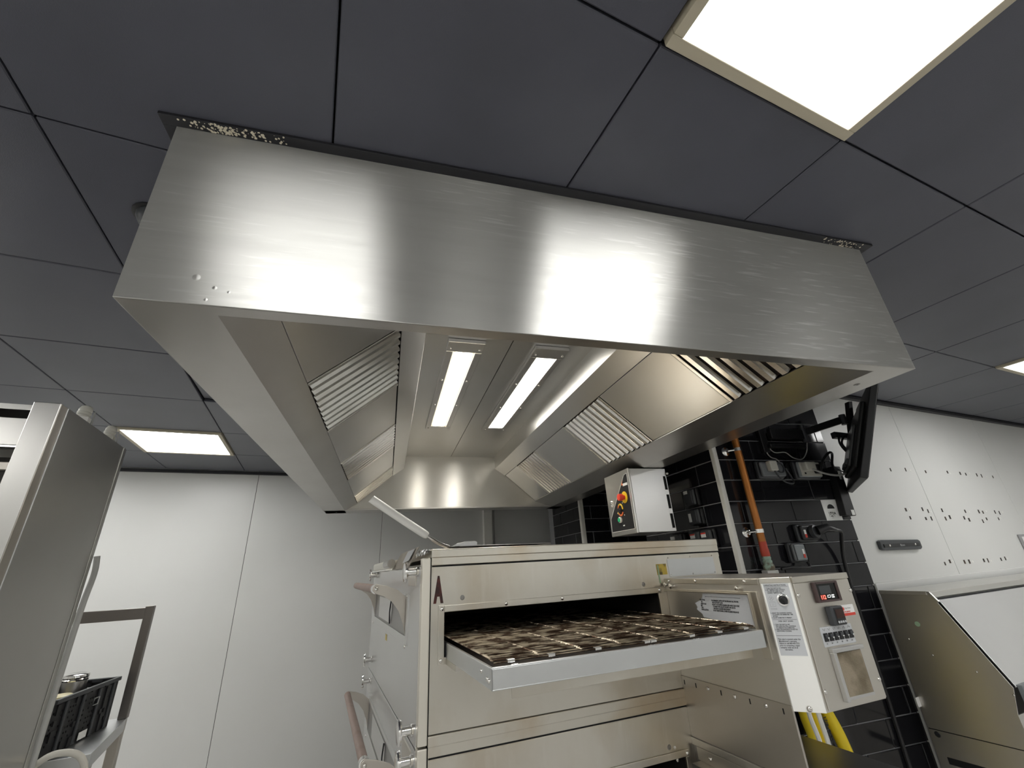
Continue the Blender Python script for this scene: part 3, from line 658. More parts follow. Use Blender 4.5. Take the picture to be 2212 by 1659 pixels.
# ------------------------------------------------------------------ things on the upper oven
sptl = thing('pan_turner', 'long white-handled metal turner resting on the oven lid', 'turner', (.52, 1.64, .0735), OVEN)
outl = [(.372, 1.60), (.40, 1.555), (.755, 1.562), (.755, 1.74), (.40, 1.75), (.372, 1.68)]
MB(OVEN).prism([(a, b, .0745 + (.006 if a < .39 else .004)) for a, b in outl], (0, 0, .003)).build('blade', 'dark_steel', sptl, .001)
MB(OVEN).prism([(a, 1.575, z) for a, z in ((.372, .080), (.393, .090), (.427, .096), (.464, .097), (.470, .093), (.470, .080))], (0, .004, 0)).build('rim_guard', 'foil', sptl, .001)
MB(OVEN).tube(smoothpath([(.378, 1.62, .0815), (.342, 1.62, .095), (.294, 1.62, .1235)]), [.006]*6 + [.0065]*6 + [.008], 8).build('shank', 'chrome', sptl, smooth=True)
hp = smoothpath([(.299, 1.62, .122), (.256, 1.62, .1485), (.171, 1.62, .203), (.107, 1.62, .245), (.097, 1.62, .252)], 5)
MB(OVEN).tube(hp, [.010, .013, .0138] + [.0138]*(len(hp)-6) + [.0148, .0145, .009], 14).build('handle', 'white_plastic', sptl, smooth=True)

bt = thing('plastic_tray', 'shallow rounded white plastic tray on the rear edge of the oven lid', 'tray', (.33, 2.68, .0735), OVEN)
MB(DOOR).box(.300, .342, 2.38, 2.99, .024, .068).build('tray_shell', 'pale_plastic', bt, .014, seg=3)
MB(DOOR).box(.296, .345, 2.36, 3.0, .0205, .027).build('tray_rim', 'white_plastic', bt, .002)
fl_ = thing('crumpled_foil', 'small crumple of silver foil on top of the oven corner post', 'foil', (.285, 1.58, .047), OVEN)
fm = MB(OVEN); gx, gy = 7, 9; vsx = []
for i in range(gx):
    for j in range(gy):
        vsx.append((.268 + .030*i/(gx-1), 1.555 + .11*j/(gy-1), .049 + .008*abs(math.sin(i*1.7+j*.9)) + .014*random.random() + .010*i/(gx-1)))
fm.add(vsx, [(i*gy+j, (i+1)*gy+j, (i+1)*gy+j+1, i*gy+j+1) for i in range(gx-1) for j in range(gy-1)])
o = fm.build('foil_sheet', 'foil', fl_); md = o.modifiers.new('thick', 'SOLIDIFY'); md.thickness = .0015
cbd = thing('card_flap', 'stiff grey card leaning against the side edge of the oven lid', 'card', (.29, 1.9, .02), OVEN)
MB(DOOR).prism([(.300, 1.75, .0225), (.312, 1.61, .087), (.316, 2.03, .082), (.303, 2.20, .0215)], (.003, 0, .001)).build('card', 'cardboard', cbd, .0005)
MB(DOOR).prism([(.296, 1.86, .040), (.296, 1.72, .046), (.306, 1.66, .082), (.306, 1.80, .080)], (.002, 0, .001)).build('card_fold', 'label_grey', cbd)
ct = thing('chrome_tube', 'short open-ended chrome tube wedged beside the grey card at the oven lid', 'tube', (.288, 2.14, .04), OVEN)
MB(DOOR).lathe((.287, 2.10, .047), (0, 1, 0), [(.016, 0), (.0185, .0), (.0185, .16), (.016, .16)], 18).build('tube_wall', 'chrome', ct, smooth=True)
MB(DOOR).lathe((.287, 2.101, .047), (0, 1, 0), [(.0155, 0), (.0155, .002)], 18).build('tube_bore', 'black_gap', ct)

# ------------------------------------------------------------------ canopy control box on the pillar
hc = thing('switch_box', 'steel switch box with red emergency button hung under the canopy edge', 'control box', (1.567, 2.56, .155), HOOD)
hc_first = set(bpy.data.objects)
BU = 1.437
B(HOOD, BU, 1.698, 2.40, 2.722, .155, .54).build('housing', 'plate_steel', hc, .003)
dr = B(HOOD, BU-.012, BU, 2.398, 2.724, .153, .542).build('door', 'steel', hc, .003)
X = BU-.012
for k in range(3):
    z = .49 - .115*k
    B(HOOD, 1.672, 1.690, 2.3985, 2.3998, z-.085, z).build('vent_slot', 'black_gap', hc)
poly = [(2.415, .513), (2.452, .508), (2.700, .262), (2.706, .180), (2.415, .180)]
gp = MB(HOOD).prism([(X-.0012, v, z) for v, z in poly], (.0012, 0, 0)).build('graphic_panel', 'black_plastic', dr)
edge = poly + [poly[0]]
MB(HOOD).tube([(X-.0014, v, z) for v, z in edge], .0018, 4).build('border', 'label_white', gp)
yp = MB(HOOD).lathe((X-.001, 2.482, .374), (-1, 0, 0), [(.036, 0), (.036, .003), (.034, .004)], 24).build('yellow_plate', 'yellow_plate', gp, smooth=True)
MB(HOOD).lathe((X-.005, 2.482, .374), (-1, 0, 0), [(.014, 0), (.014, .014), (.021, .015), (.022, .034), (.020, .040), (.010, .042)], 20).build('emergency_button', 'red_button', yp, smooth=True)
dl = MB(HOOD)
dl.tube([(X-.003, 2.552 + .030*math.cos(a), .306 + .034*math.sin(a)) for a in [rad(q) for q in range(-150, 61, 14)]], .0055, 6).build('dial_ring', 'orange_ring', gp, smooth=True)
MB(HOOD).tube([(X-.003, 2.552 + .030*math.cos(a), .306 + .034*math.sin(a)) for a in [rad(q) for q in range(60, 181, 15)]], .0055, 6).build('dial_arc', 'yellow_plate', gp, smooth=True)
kn = MB(HOOD).lathe((X-.001, 2.556, .302), (-1, 0, 0), [(.020, 0), (.019, .010), (.014, .016), (.003, .017)], 18).build('selector_knob', 'black_plastic', gp, smooth=True)
B(HOOD, X-.0185, X-.016, 2.560, 2.566, .280, .294).build('pointer', 'yellow_plate', kn)
for v, z in ((2.52, .345), (2.515, .27), (2.60, .29), (2.585, .262)): MB(HOOD).lathe((X-.001, v, z), (-1, 0, 0), [(.004, 0), (.003, .002), (.0001, .0022)], 8).build('mark', 'label_white', gp)
gb = MB(HOOD).lathe((X-.001, 2.572, .246), (-1, 0, 0), [(.018, 0), (.018, .010), (.015, .012)], 18).build('button_bezel', 'white_plastic', gp, smooth=True)
MB(HOOD).lathe((X-.012, 2.572, .246), (-1, 0, 0), [(.0145, 0), (.0135, .004), (.006, .006), (.0001, .0065)], 18).build('start_button', 'green_button', gb, smooth=True)
B(HOOD, X-.0018, X-.001, 2.53, 2.552, .206, .213).build('button_caption', 'label_white', gp)
B(HOOD, X-.0018, X-.001, 2.425, 2.482, .442, .458).build('logo_bar', 'label_white', gp)
MB(HOOD).prism([(X-.0018, v, z) for v, z in ((2.486, .448), (2.500, .452), (2.484, .482), (2.476, .486), (2.488, .464), (2.482, .456))], (.0008, 0, 0)).build('logo_tick', 'orange_ring', gp)
lk = MB(HOOD).lathe((X, 2.662, .366), (-1, 0, 0), [(.013, 0), (.013, .006), (.010, .009), (.004, .010)], 14).build('lock', 'chrome', dr, smooth=True)
MB(HOOD).lathe((X, 2.662, .345), (-1, 0, 0), [(.009, 0), (.009, .004), (.006, .008), (.0001, .009)], 12).build('lock_screw', 'chrome', dr, smooth=True)
MB(HOOD).lathe((1.705, 2.392, .505), (-1, -.2, 0), [(.007, 0), (.006, .010), (.0001, .013)], 10).build('fixing_screw', 'white_plastic', hc, smooth=True)

# real size of the box (0.29 m wide, 0.35 m tall) and its place under the canopy flange
for ob in set(bpy.data.objects) - hc_first:
    for v in ob.data.vertices: v.co *= .893
hc.location = world((1.399, 2.286, .1384), HOOD)

# ------------------------------------------------------------------ sockets, pipe, poster on the pillar
def socket_side(v0, v1, z0, z1, label, flaps, tagspec, clear=False):
    t = thing('weatherproof_switch', label, 'switch', (1.68, (v0+v1)/2, z0), HOOD, 'weatherproof switch boxes on the side of the pillar')
    B(HOOD, 1.672, 1.6985, v0, v1, z0, z1).build('back_box', 'black_plastic', t, .012, seg=3)
    n = len(flaps); wv = (v1-v0)/n
    for k in range(n):
        a, b_ = v0 + wv*k + .006, v0 + wv*(k+1) - .006
        f = B(HOOD, 1.652, 1.672, a, b_, z0+.006, z1-.006).build('cover', 'charcoal_plastic', t, .010, seg=3)
        B(HOOD, 1.648, 1.653, a+.014, b_-.012, z0+.016, z1-.012).build('flap', 'charcoal_plastic' if not clear else 'clear_grey', f, .006)
        sv0, sv1, sz0, sz1 = tagspec
        B(HOOD, 1.647, 1.6485, a + (b_-a)*sv0, a + (b_-a)*sv1, z0 + (z1-z0)*sz0, z0 + (z1-z0)*sz1).build('tag', 'label_white', f)
        if flaps[k]: B(HOOD, 1.6465, 1.6475, a + (b_-a)*sv0, a + (b_-a)*sv1, z0 + (z1-z0)*(sz1-.08), z0 + (z1-z0)*sz1).build('tag_band', 'label_red', f)
    return t
socket_side(2.118, 2.22, .268, .368, 'single black switch box with pale top label, topmost on the pillar side', [0], (.45, .85, .72, .90))
socket_side(2.112, 2.217, .166, .257, 'single black switch box with upright white label, under the topmost switch box', [0], (.60, .85, .22, .72))
socket_side(2.05, 2.236, .045, .142, 'double black switch box with two red-topped labels behind the oven lid', [1, 1], (.35, .85, .55, .80))
socket_side(2.311, 2.43, .045, .142, 'single black switch box half hidden behind the steel switch box', [0], (.45, .85, .55, .80))

def socket_front(u0, u1, z0, z1, label, lid, tagpos=None):
    t = thing('weatherproof_socket', label, 'socket', ((u0+u1)/2, 1.93, z0), HOOD, 'weatherproof sockets on the face of the pillar')
    B(HOOD, u0, u1, 1.915, 1.9425, z0, z1).build('back_box', 'charcoal_plastic', t, .012, seg=3)
    c = B(HOOD, u0+.008, u1-.008, 1.895, 1.915, z0+.008, z1-.008).build('cover', lid, t, .010, seg=3)
    return t, c
t, c = socket_front(1.942, 2.12, .379, .476, 'grey double socket with a pale plug and looping cable, next to the copper pipe', 'grey_plastic')
B(HOOD, 1.985, 2.035, 1.865, 1.897, .412, .468).build('plug', 'pale_plastic', c, .006)
MB(HOOD).lathe((2.075, 1.896, .432), (0, -1, 0), [(.028, 0), (.028, .006), (.022, .006), (.022, .001)], 20).build('outlet_ring', 'charcoal_plastic', c, smooth=True)
t, c = socket_front(2.199, 2.377, .374, .478, 'clear-lidded double socket with white plug, near the corner with the white wall', 'clear_grey')
B(HOOD, 2.215, 2.36, 1.892, 1.896, .388, .466).build('face_plate', 'pale_plastic', c, .004)
B(HOOD, 2.225, 2.295, 1.858, 1.893, .415, .462).build('plug', 'pale_plastic', c, .006)
B(HOOD, 2.305, 2.335, 1.862, 1.893, .40, .45).build('plug', 'black_plastic', c, .006)
B(HOOD, 2.236, 2.246, 1.8905, 1.8925, .398, .408).build('rocker', 'black_plastic', c)
t, c = socket_front(2.085, 2.215, .045, .137, 'black socket with a large black plug feeding a drooping cable', 'black_plastic')
MB(HOOD).lathe((2.165, 1.897, .092), (.25, -1, .1), [(.033, 0), (.033, .02), (.026, .022)], 20).build('plug_collar', 'charcoal_plastic', c, smooth=True)
MB(HOOD).tube([(2.17, 1.87, .097), (2.21, 1.845, .108), (2.255, 1.84, .095)], [.024, .02, .012], 10).build('plug', 'black_plastic', c, smooth=True)
B(HOOD, 2.105, 2.118, 1.892, 1.8955, .066, .105).build('tag', 'label_white', c)
B(HOOD, 2.105, 2.118, 1.891, 1.8945, .066, .083).build('tag_band', 'label_red', c)
t, c = socket_front(1.996, 2.09, -.052, .048, 'single grey switched socket just above the oven control box', 'grey_plastic')
B(HOOD, 2.01, 2.074, 1.889, 1.896, -.04, .034).build('flap', 'clear_grey', c, .004)
B(HOOD, 2.05, 2.062, 1.887, 1.8895, -.03, .012).build('tag', 'label_white', c)
B(HOOD, 2.05, 2.062, 1.886, 1.8885, -.03, -.012).build('tag_band', 'label_red', c)

pp = thing('gas_pipe', 'tarnished copper pipe running up the black tiled pillar to a green-crusted fitting', 'pipe', (1.832, 1.905, -1.2), HOOD)
PU, PV = 1.832, 1.905
MB(HOOD).tube([(PU, PV, .055), (PU, PV, H)], .0185, 16).build('copper_tube', 'copper', pp, smooth=True)
MB(HOOD).lathe((PU, PV, .055), (0, 0, -1), [(.0190, -.002), (.0190, .03), (.0205, .035), (.0205, .065), (.019, .068)], 16).build('red_section', 'pipe_red', pp, smooth=True)
MB(HOOD).lathe((PU, PV, -.012), (0, 0, -1), [(.019, 0), (.021, .01), (.018, .016), (.022, .022), (.021, .034), (.026, .042), (.027, .055)], 14).build('crusted_joint', 'verdigris', pp, smooth=True)
MB(HOOD).lathe((PU, PV, -.062), (0, 0, -1), [(.023, 0), (.025, .004), (.025, .016)], 16).build('green_collar', 'verdigris', pp, smooth=True)
MB(HOOD).lathe((PU, PV, -.076), (0, 0, -1), [(.036, 0), (.038, .003), (.038, .04), (.034, .044)], 6).build('union_nut', 'zinc', pp)
MB(HOOD).tube([(PU, PV, -.12), (PU, PV, -1.2)], .02, 12).build('lower_tube', 'zinc', pp, smooth=True)
for z in (.535, .108):
    cl = MB(HOOD).lathe((PU, PV, z-.009), (0, 0, 1), [(.0195, 0), (.0225, 0), (.0225, .018), (.0195, .018)], 18).build('pipe_clip', 'chrome', pp, smooth=True)
    MB(HOOD).tube([(PU-.02, PV+.004, z), (1.80, 1.915, z-.001), (1.786, 1.926, z-.002)], .006, 8).build('clip_stem', 'chrome', cl, smooth=True)
    MB(HOOD).lathe((1.784, 1.9435, z-.002), (-.12, -1, .05), [(.024, 0), (.024, .002), (.015, .005), (.008, .012)], 18).build('clip_flange', 'chrome', cl, smooth=True)

po = thing('paper_notice', 'small white paper notice with black print taped to the black tiles', 'notice', (2.40, 1.943, .15), HOOD)
pb = B(HOOD, 2.345, 2.461, 1.9425, 1.9435, .150, .262).build('sheet', 'label_white', po)
MB(HOOD).prism([(2.402 + .026*math.cos(a), 1.9422, .214 + .024*math.sin(a)) for a in [rad(q) for q in range(0, 181, 15)]], (0, .0003, 0)).build('emblem', 'ink', pb)
lettering(pb, HOOD, 'UTOA', .020, (2.374, 1.9425, .182), (1, 0, 0), (0, 0, 1), 'ink', bold=.0008, wscale=.9)
lettering(pb, HOOD, 'T  MEE  T', .010, (2.372, 1.9425, .170), (1, 0, 0), (0, 0, 1), 'ink', bold=.0003)
lettering(pb, HOOD, '-- 0 --', .008, (2.384, 1.9425, .161), (1, 0, 0), (0, 0, 1), 'ink')

ad = thing('power_unit', 'long black power unit with white stickers fixed near the corner of the pillar', 'power supply', (2.48, 1.92, .165), HOOD)
MB(HOOD).prism([(u, 1.900, z) for u, z in ((2.442, .172), (2.516, .168), (2.524, .445), (2.470, .447))], (0, .042, 0)).build('case', 'black_plastic', ad, .004)
MB(HOOD).prism([(u, 1.8985, z) for u, z in ((2.488, .37), (2.504, .37), (2.506, .418), (2.490, .418))], (0, .0012, 0)).build('sticker', 'label_white', ad)
lettering(ad, HOOD, 'C E 1 2 8', .008, (2.501, 1.8983, .372), (0, 0, 1), (-1, 0, 0), 'ink', bold=.0002)
MB(HOOD).prism([(u, 1.8985, z) for u, z in ((2.486, .172), (2.508, .172), (2.508, .200), (2.486, .200))], (0, .0012, 0)).build('sticker', 'label_white', ad)

# ------------------------------------------------------------------ monitor and its wall arm
T = rad(22); wv = Vector((.72, .69, 0)).normalized(); nh = Vector((.69, -.72, 0)).normalized()
upv = (Vector((0, 0, 1))*math.cos(T) + nh*math.sin(T)); nv = wv.cross(upv); 
if nv.dot(nh) < 0: nv = -nv
M0 = Vector((2.088, 1.50, .302))
def mp(w_, h_, d_): return tuple(M0 + wv*w_ + upv*h_ + nv*d_)
def mbox(w0, w1, h0, h1, d0, d1):
    return MB(HOOD).add([mp(w0, h0, d0), mp(w1, h0, d0), mp(w1, h1, d0), mp(w0, h1, d0), mp(w0, h0, d1), mp(w1, h0, d1), mp(w1, h1, d1), mp(w0, h1, d1)], BOXF)
tv = thing('monitor', 'thin black monitor hung edge-on from an arm beside the canopy', 'monitor', mp(.3, 0, 0), HOOD)
mbox(0, .60, 0, .50, .0, .030).build('back_shell', 'black_plastic', tv, .004)
mbox(.008, .592, .008, .492, .030, .032).build('screen', 'screen_dark', tv)
mbox(.10, .50, .06, .40, -.022, 0).build('rear_housing', 'black_plastic', tv, .008)
mbox(.20, .46, .08, .30, -.034, -.022).build('connector_bay', 'charcoal_plastic', tv, .003)
for k in range(5): mbox(.22+.045*k, .245+.045*k, .09, .12, -.042, -.034).build('port', 'black_plastic', tv, .001)
am = thing('monitor_mount', 'folding black wall arm holding the monitor to the tiled pillar', 'bracket', (2.10, 1.93, .56), HOOD)
B(HOOD, 2.03, 2.075, 1.92, 1.9425, .53, .72).build('wall_plate', 'black_plastic', am, .004)
B(HOOD, 2.075, 2.33, 1.885, 1.915, .60, .66).build('arm_link', 'black_plastic', am, .006)
B(HOOD, 2.06, 2.32, 1.895, 1.925, .55, .575).build('arm_link', 'black_plastic', am, .006)
MB(HOOD).tube([(2.325, 1.895, .585), (2.325, 1.895, .685)], .017, 12).build('pivot', 'charcoal_plastic', am, smooth=True)
MB(HOOD).prism([(2.325, 1.885, .625), (2.325, 1.885, .665), (2.53, 1.80, .72), (2.53, 1.80, .678)], (.012, .02, 0)).build('arm_link', 'black_plastic', am, .004)
MB(HOOD).tube([(2.545, 1.80, .67), (2.545, 1.80, .73)], .017, 12).build('pivot', 'charcoal_plastic', am, smooth=True)
MB(HOOD).prism([(2.535, 1.79, .55), (2.557, 1.785, .55), (2.60, 1.75, .80), (2.578, 1.755, .80)], (.004, .03, 0)).build('tilt_plate', 'black_plastic', am, .002)
MB(HOOD).prism([(2.44, 1.80, .59), (2.56, 1.77, .575), (2.56, 1.77, .605), (2.44, 1.80, .625)], (.01, .035, 0)).build('cross_bar', 'charcoal_plastic', am, .003)
for nm, m, lab, pts, r in (
    ('power_cable', 'cable_grey', 'grey cable sweeping from the clear-lidded socket up to the monitor', [(2.26, 1.86, .42), (2.30, 1.82, .385), (2.36, 1.79, .372), (2.42, 1.76, .40), (2.44, 1.74, .46), (2.46, 1.73, .53), (2.43, 1.70, .60)], .0055),
    ('power_cable', 'black_plastic', 'thick black cable arching out of the clear-lidded socket', [(2.315, 1.865, .40), (2.33, 1.84, .46), (2.38, 1.83, .505), (2.43, 1.85, .505), (2.47, 1.90, .46), (2.49, 1.91, .43)], .007),
    ('signal_cable', 'black_plastic', 'coiled bundle of thin black cable hanging under the monitor arm', [(2.44, 1.78, .60), (2.41, 1.77, .545), (2.43, 1.76, .49), (2.48, 1.75, .475), (2.52, 1.75, .51), (2.53, 1.76, .57), (2.50, 1.76, .60), (2.46, 1.77, .585), (2.425, 1.77, .54), (2.445, 1.75, .485), (2.50, 1.74, .47), (2.54, 1.74, .51), (2.54, 1.74, .575)], .0055),
    ('signal_cable', 'black_plastic', 'loose black lead trailing from the coiled bundle to the power unit', [(2.53, 1.76, .575), (2.50, 1.75, .50), (2.515, 1.78, .43), (2.50, 1.85, .40), (2.47, 1.89, .43)], .0035),
    ('signal_cable', 'cable_grey', 'thin cable drooping in a loop across the tiles below the arm', [(2.06, 1.935, .62), (2.075, 1.93, .565), (2.11, 1.93, .53), (2.18, 1.925, .53), (2.225, 1.925, .50), (2.28, 1.92, .49), (2.32, 1.91, .53), (2.335, 1.90, .585)], .003),
    ('signal_cable', 'cable_grey', 'thin cable dropping from the arm plate to the double socket', [(2.06, 1.93, .60), (2.055, 1.935, .545), (2.075, 1.935, .505), (2.11, 1.93, .49), (2.125, 1.925, .46)], .003),
    ('power_cable', 'charcoal_plastic', 'dark cable hanging in a loop from the pale plug by the pipe', [(2.01, 1.875, .42), (2.02, 1.87, .385), (2.06, 1.87, .35), (2.12, 1.88, .345), (2.145, 1.90, .375), (2.11, 1.89, .43)], .004),
    ('power_cable', 'black_plastic', 'heavy black cable drooping from the large plug down past the control box', [(2.25, 1.84, .095), (2.30, 1.85, .085), (2.335, 1.89, .04), (2.345, 1.92, -.05), (2.345, 1.93, -.2), (2.35, 1.935, -.45), (2.34, 1.935, -1.0)], .0095),
    ('power_cable', 'black_plastic', 'short dark cable from the low socket towards the gas fitting', [(2.075, 1.90, -.05), (2.07, 1.89, -.072), (2.02, 1.885, -.075), (1.96, 1.89, -.07), (1.90, 1.90, -.075)], .007)):
    tag(MB(HOOD).tube(smoothpath(pts, 7), r, 8).build(nm, m, None, smooth=True), lab, 'cable', 'cables around the monitor arm and sockets')

# hoses and the cable that go down behind the control box
for lab, pts, r, m in (('yellow gas hose with pale printed band nearest the oven side plate', [(1.76, 1.85, -.35), (1.762, 1.85, -.62), (1.776, 1.845, -.75), (1.79, 1.84, -1.1)], .024, 'hose_yellow'),
                    ('yellow gas hose with white lettered sleeve hanging between the other two hoses', [(1.815, 1.86, -.35), (1.818, 1.86, -.62), (1.826, 1.855, -.78), (1.83, 1.85, -1.1)], .026, 'hose_yellow'),
                    ('plain bright yellow gas hose slanting away from the control box', [(1.86, 1.87, -.35), (1.885, 1.87, -.60), (1.925, 1.86, -.75), (1.97, 1.85, -1.0)], .025, 'hose_yellow')):
    t = thing('gas_hose', lab, 'hose', (pts[0][0], pts[0][1], -1.1), HOOD, 'yellow gas hoses below the control box')
    MB(HOOD).tube(smoothpath(pts, 8), r, 14).build('hose', m, t, smooth=True)
    if 'white' in lab or 'pale' in lab:
        q = smoothpath(pts, 8); s = MB(HOOD)
        band = [(p[0], p[1]-r*.72, p[2]) for p in q[8:17]]
        s.tube(band, r*.52, 8).build('sleeve', 'label_white', t, smooth=True)
        if 'lettered' in lab:
            lettering(t, HOOD, 'GAS  17/8  DN20', .020, (1.824, 1.855-r*1.25, -.60), (.06, 0, -1), (1, 0, .06), 'ink', bold=.0006)

# ------------------------------------------------------------------ right wall: magnet rack, frame
mg = thing('knife_rack', 'black magnetic knife rack on the hole-marked white wall', 'knife rack', (3.14, 1.55, -.02), ROOM)
MB().prism([(x, 1.54, z) for x, z in ((2.938, -.012), (2.955, -.018), (3.325, -.024), (3.345, -.014), (3.345, .022), (3.328, .030), (2.955, .037), (2.938, .03))], (0, .019, 0)).build('bar', 'charcoal_plastic', mg, .003)
B(ROOM, 2.96, 3.32, 1.536, 1.541, -.004, .014).build('magnet_strip', 'black_plastic', mg, .001)
for x in (3.01, 3.27): screw(mg, ROOM, (x, 1.536, .005), (0, -1, 0), .006)
lettering(mg, ROOM, 'Bluton', .017, (3.115, 1.5355, -.001), (1, 0, 0), (0, 0, 1), 'label_grey')
wf = thing('wall_frame', 'grey-rimmed document frame on the white wall beyond the screw holes', 'frame', (4.80, 1.55, -.12), ROOM)
B(ROOM, 4.66, 4.96, 1.548, 1.5595, -.13, .03).build('rim', 'ink_grey', wf, .004)
B(ROOM, 4.685, 4.935, 1.546, 1.5485, -.115, .015).build('sheet', 'label_white', wf)

# ------------------------------------------------------------------ prep counter with sloping cover
PX, PE = 2.697, 4.9
pc = thing('prep_counter', 'stainless prep counter with a sloping hinged cover against the white wall', 'counter', ((PX+PE)/2, 1.3, FLOOR), ROOM)
prof = [(1.50, -.212), (1.297, -.206), (1.276, -.240), (1.128, -.560), (1.150, -.655), (1.150, -1.45), (1.50, -1.45)]
sd = MB().prism([(PX, y, z) for y, z in prof], (.003, 0, 0)).build('end_panel', 'end_steel', pc, .001)
MB().prism([(PE, y, z) for y, z in prof], (-.003, 0, 0)).build('end_panel', 'brown_steel', pc)
B(ROOM, PX-.006, PX+.003, 1.297, 1.50, -.222, -.204).build('end_hem', 'panel_steel', pc, .002)
MB().prism([(PX-.006, y, z) for y, z in ((1.300, -.204), (1.286, -.206), (1.262, -.247), (1.272, -.254))], (.012, 0, 0)).build('corner_hem', 'steel', pc, .001)
B(ROOM, PX+.003, PE-.003, 1.297, 1.50, -.214, -.208).build('top_shelf', 'steel', pc, .001)
B(ROOM, PX+.003, PE-.003, 1.283, 1.297, -.232, -.207).build('hinge_rail', 'steel', pc, .001)
def lidpt(t, h): 
    a, b_ = Vector((0, 1.274, -.242)), Vector((0, 1.128, -.560)); d = (b_-a); n = Vector((0, -d.z, d.y)).normalized()
    if n.y > 0: n = -n
    p = a + d*t + n*h; return p.y, p.z
q = [lidpt(.0, .004), lidpt(1.0, .004), lidpt(1.0, -.004), lidpt(.0, -.004)]
MB().prism([(PX+.020, y, z) for y, z in q], (PE-PX-.04, 0, 0)).build('sloping_lid', 'lid_steel', pc, .002)
q = [lidpt(-.02, -.006), lidpt(1.0, -.006), lidpt(1.0, -.02), lidpt(-.02, -.02)]
MB().prism([(PX+.003, y, z) for y, z in q], (PE-PX-.006, 0, 0)).build('lid_gap', 'black_gap', pc)
B(ROOM, PX+.03, PE-.03, 1.110, 1.128, -.655, -.550).build('clear_guard', 'clear_grey', pc, .003)
B(ROOM, PX+.003, PE-.003, 1.15, 1.153, -1.45, -.655).build('front_panel', 'steel', pc)
B(ROOM, PX-.0015, PX, 1.16, 1.495, -.779, -.776).build('panel_seam', 'black_gap', sd)
B(ROOM, PX-.0015, PX, 1.30, 1.462, -.90, -.875).build('vent_slot', 'black_gap', sd)
MB().lathe((PX, 1.468, -.795), (-1, 0, 0), [(.012, 0), (.010, .0015), (.0001, .002)], 12).build('plug_hole', 'black_plastic', sd)
MB().lathe((PX, 1.384, -.348), (-1, 0, 0), [(.011, 0), (.011, .0008), (.0001, .001)], 16).build('pass_sticker', 'sticker_green', sd)
for y, z in ((1.444, -.416), (1.369, -.474), (1.229, -.519), (1.137, -.585)): screw(sd, ROOM, (PX, y, z), (-1, 0, 0), .004, 'rivet')
B(ROOM, 2.672, PX, 1.492, 1.4935, -.695, -.658).build('white_tag', 'label_white', sd)
for x in (PX+.06, PE-.06):
    for y in (1.19, 1.46): MB().tube([(x, y, FLOOR), (x, y, -1.45)], .02, 10).build('foot', 'dark_steel', pc, smooth=True)

# ------------------------------------------------------------------ tall steel cabinet
SX, SY0, SY1, STP = -.728, 1.60, 2.126, .515
cab = thing('steel_cabinet', 'tall stainless cabinet with grey cable glands on top, beside the canopy', 'cabinet', (-1.15, 1.86, FLOOR), ROOM)
B(ROOM, -.789, SX-.001, SY0-.002, SY0+.02, FLOOR+.1, STP).build('front_stile', 'steel_side', cab, .0015)
B(ROOM, SX-.004, SX, SY0, SY0+.038, FLOOR+.1, STP-.001).build('side_return', 'brown_steel', cab, .001)
B(ROOM, SX-.003, SX+.002, SY0+.038, SY0+.0415, FLOOR+.1, STP-.002).build('seam_bead', 'galvanised', cab, .0008)
B(ROOM, SX-.004, SX, SY0+.0415, SY1-.028, FLOOR+.1, STP).build('side_panel', 'steel_side', cab, .001)
B(ROOM, SX-.004, SX+.002, SY1-.026, SY1, FLOOR+.1, STP).build('rear_return', 'steel_side', cab, .001)
B(ROOM, -1.56, SX-.004, SY0+.02, SY1, STP-.02, STP-.004).build('top_panel', 'steel_side', cab)
B(ROOM, -1.56, SX-.004, SY1-.004, SY1, FLOOR+.1, STP-.02).build('back_panel', 'steel_side', cab)
B(ROOM, -1.564, -1.56, SY0, SY1, FLOOR+.1, STP).build('side_panel', 'steel_side', cab)
B(ROOM, -1.55, -.789, SY0+.004, SY0+.022, .386, .466).build('front_rail', 'steel_side', cab, .002)
B(ROOM, -1.55, -.789, SY0+.001, SY0+.022, .380, .386).build('rail_lip', 'chrome', cab, .001)
B(ROOM, -1.55, -.789, SY0+.004, SY0+.022, .318, .340).build('brown_rail', 'brown_steel', cab, .002)
B(ROOM, -1.55, -.789, SY0+.16, SY0+.165, -1.4, .386).build('dark_interior', 'cavity', cab)
B(ROOM, -1.55, -.789, SY0+.004, SY0+.022, -1.4, -.1).build('lower_door', 'galvanised', cab, .002)
for x in (-1.5, -.78):
    for y in (1.66, 2.08): MB().tube([(x, y, FLOOR), (x, y, FLOOR+.1)], .022, 10).build('foot', 'dark_steel', cab, smooth=True)
for y, s in ((1.79, 1.0), (2.01, .95)):
    gl = MB().lathe((SX-.025, y, STP-.004), (0, 0, 1), [(.024*s, 0), (.024*s, .022*s), (.020*s, .024*s)], 6).build('cable_gland', 'white_plastic' if s == 1 else 'pale_plastic', cab)
    MB().lathe((SX-.025, y, STP+.019*s), (.12, 0, 1), [(.019*s, 0), (.019*s, .006), (.016*s, .008), (.019*s, .012), (.019*s, .017), (.016*s, .019), (.0185*s, .023), (.018*s, .028), (.014*s, .037), (.006, .041)], 14).build('gland_cap', 'pale_plastic', gl, smooth=True)
    MB().tube([(SX-.002, y+.018, STP-.006), (SX-.004, y+.018, STP+.045*s)], .0022, 6).build('gland_tie', 'cable_grey', gl)
cbl = MB().tube(smoothpath([(SX+.008, SY1+.012, .12), (SX+.012, SY1+.02, .06), (SX+.006, SY1+.02, -.05), (SX+.004, SY1+.02, -.25), (SX+.003, SY1+.02, -.60), (SX+.004, SY1+.03, -1.1)], 8), .009, 10)
tag(cbl.build('drain_hose', 'cable_grey', None, smooth=True), 'straight grey hose running down the rear edge of the tall steel cabinet', 'hose')
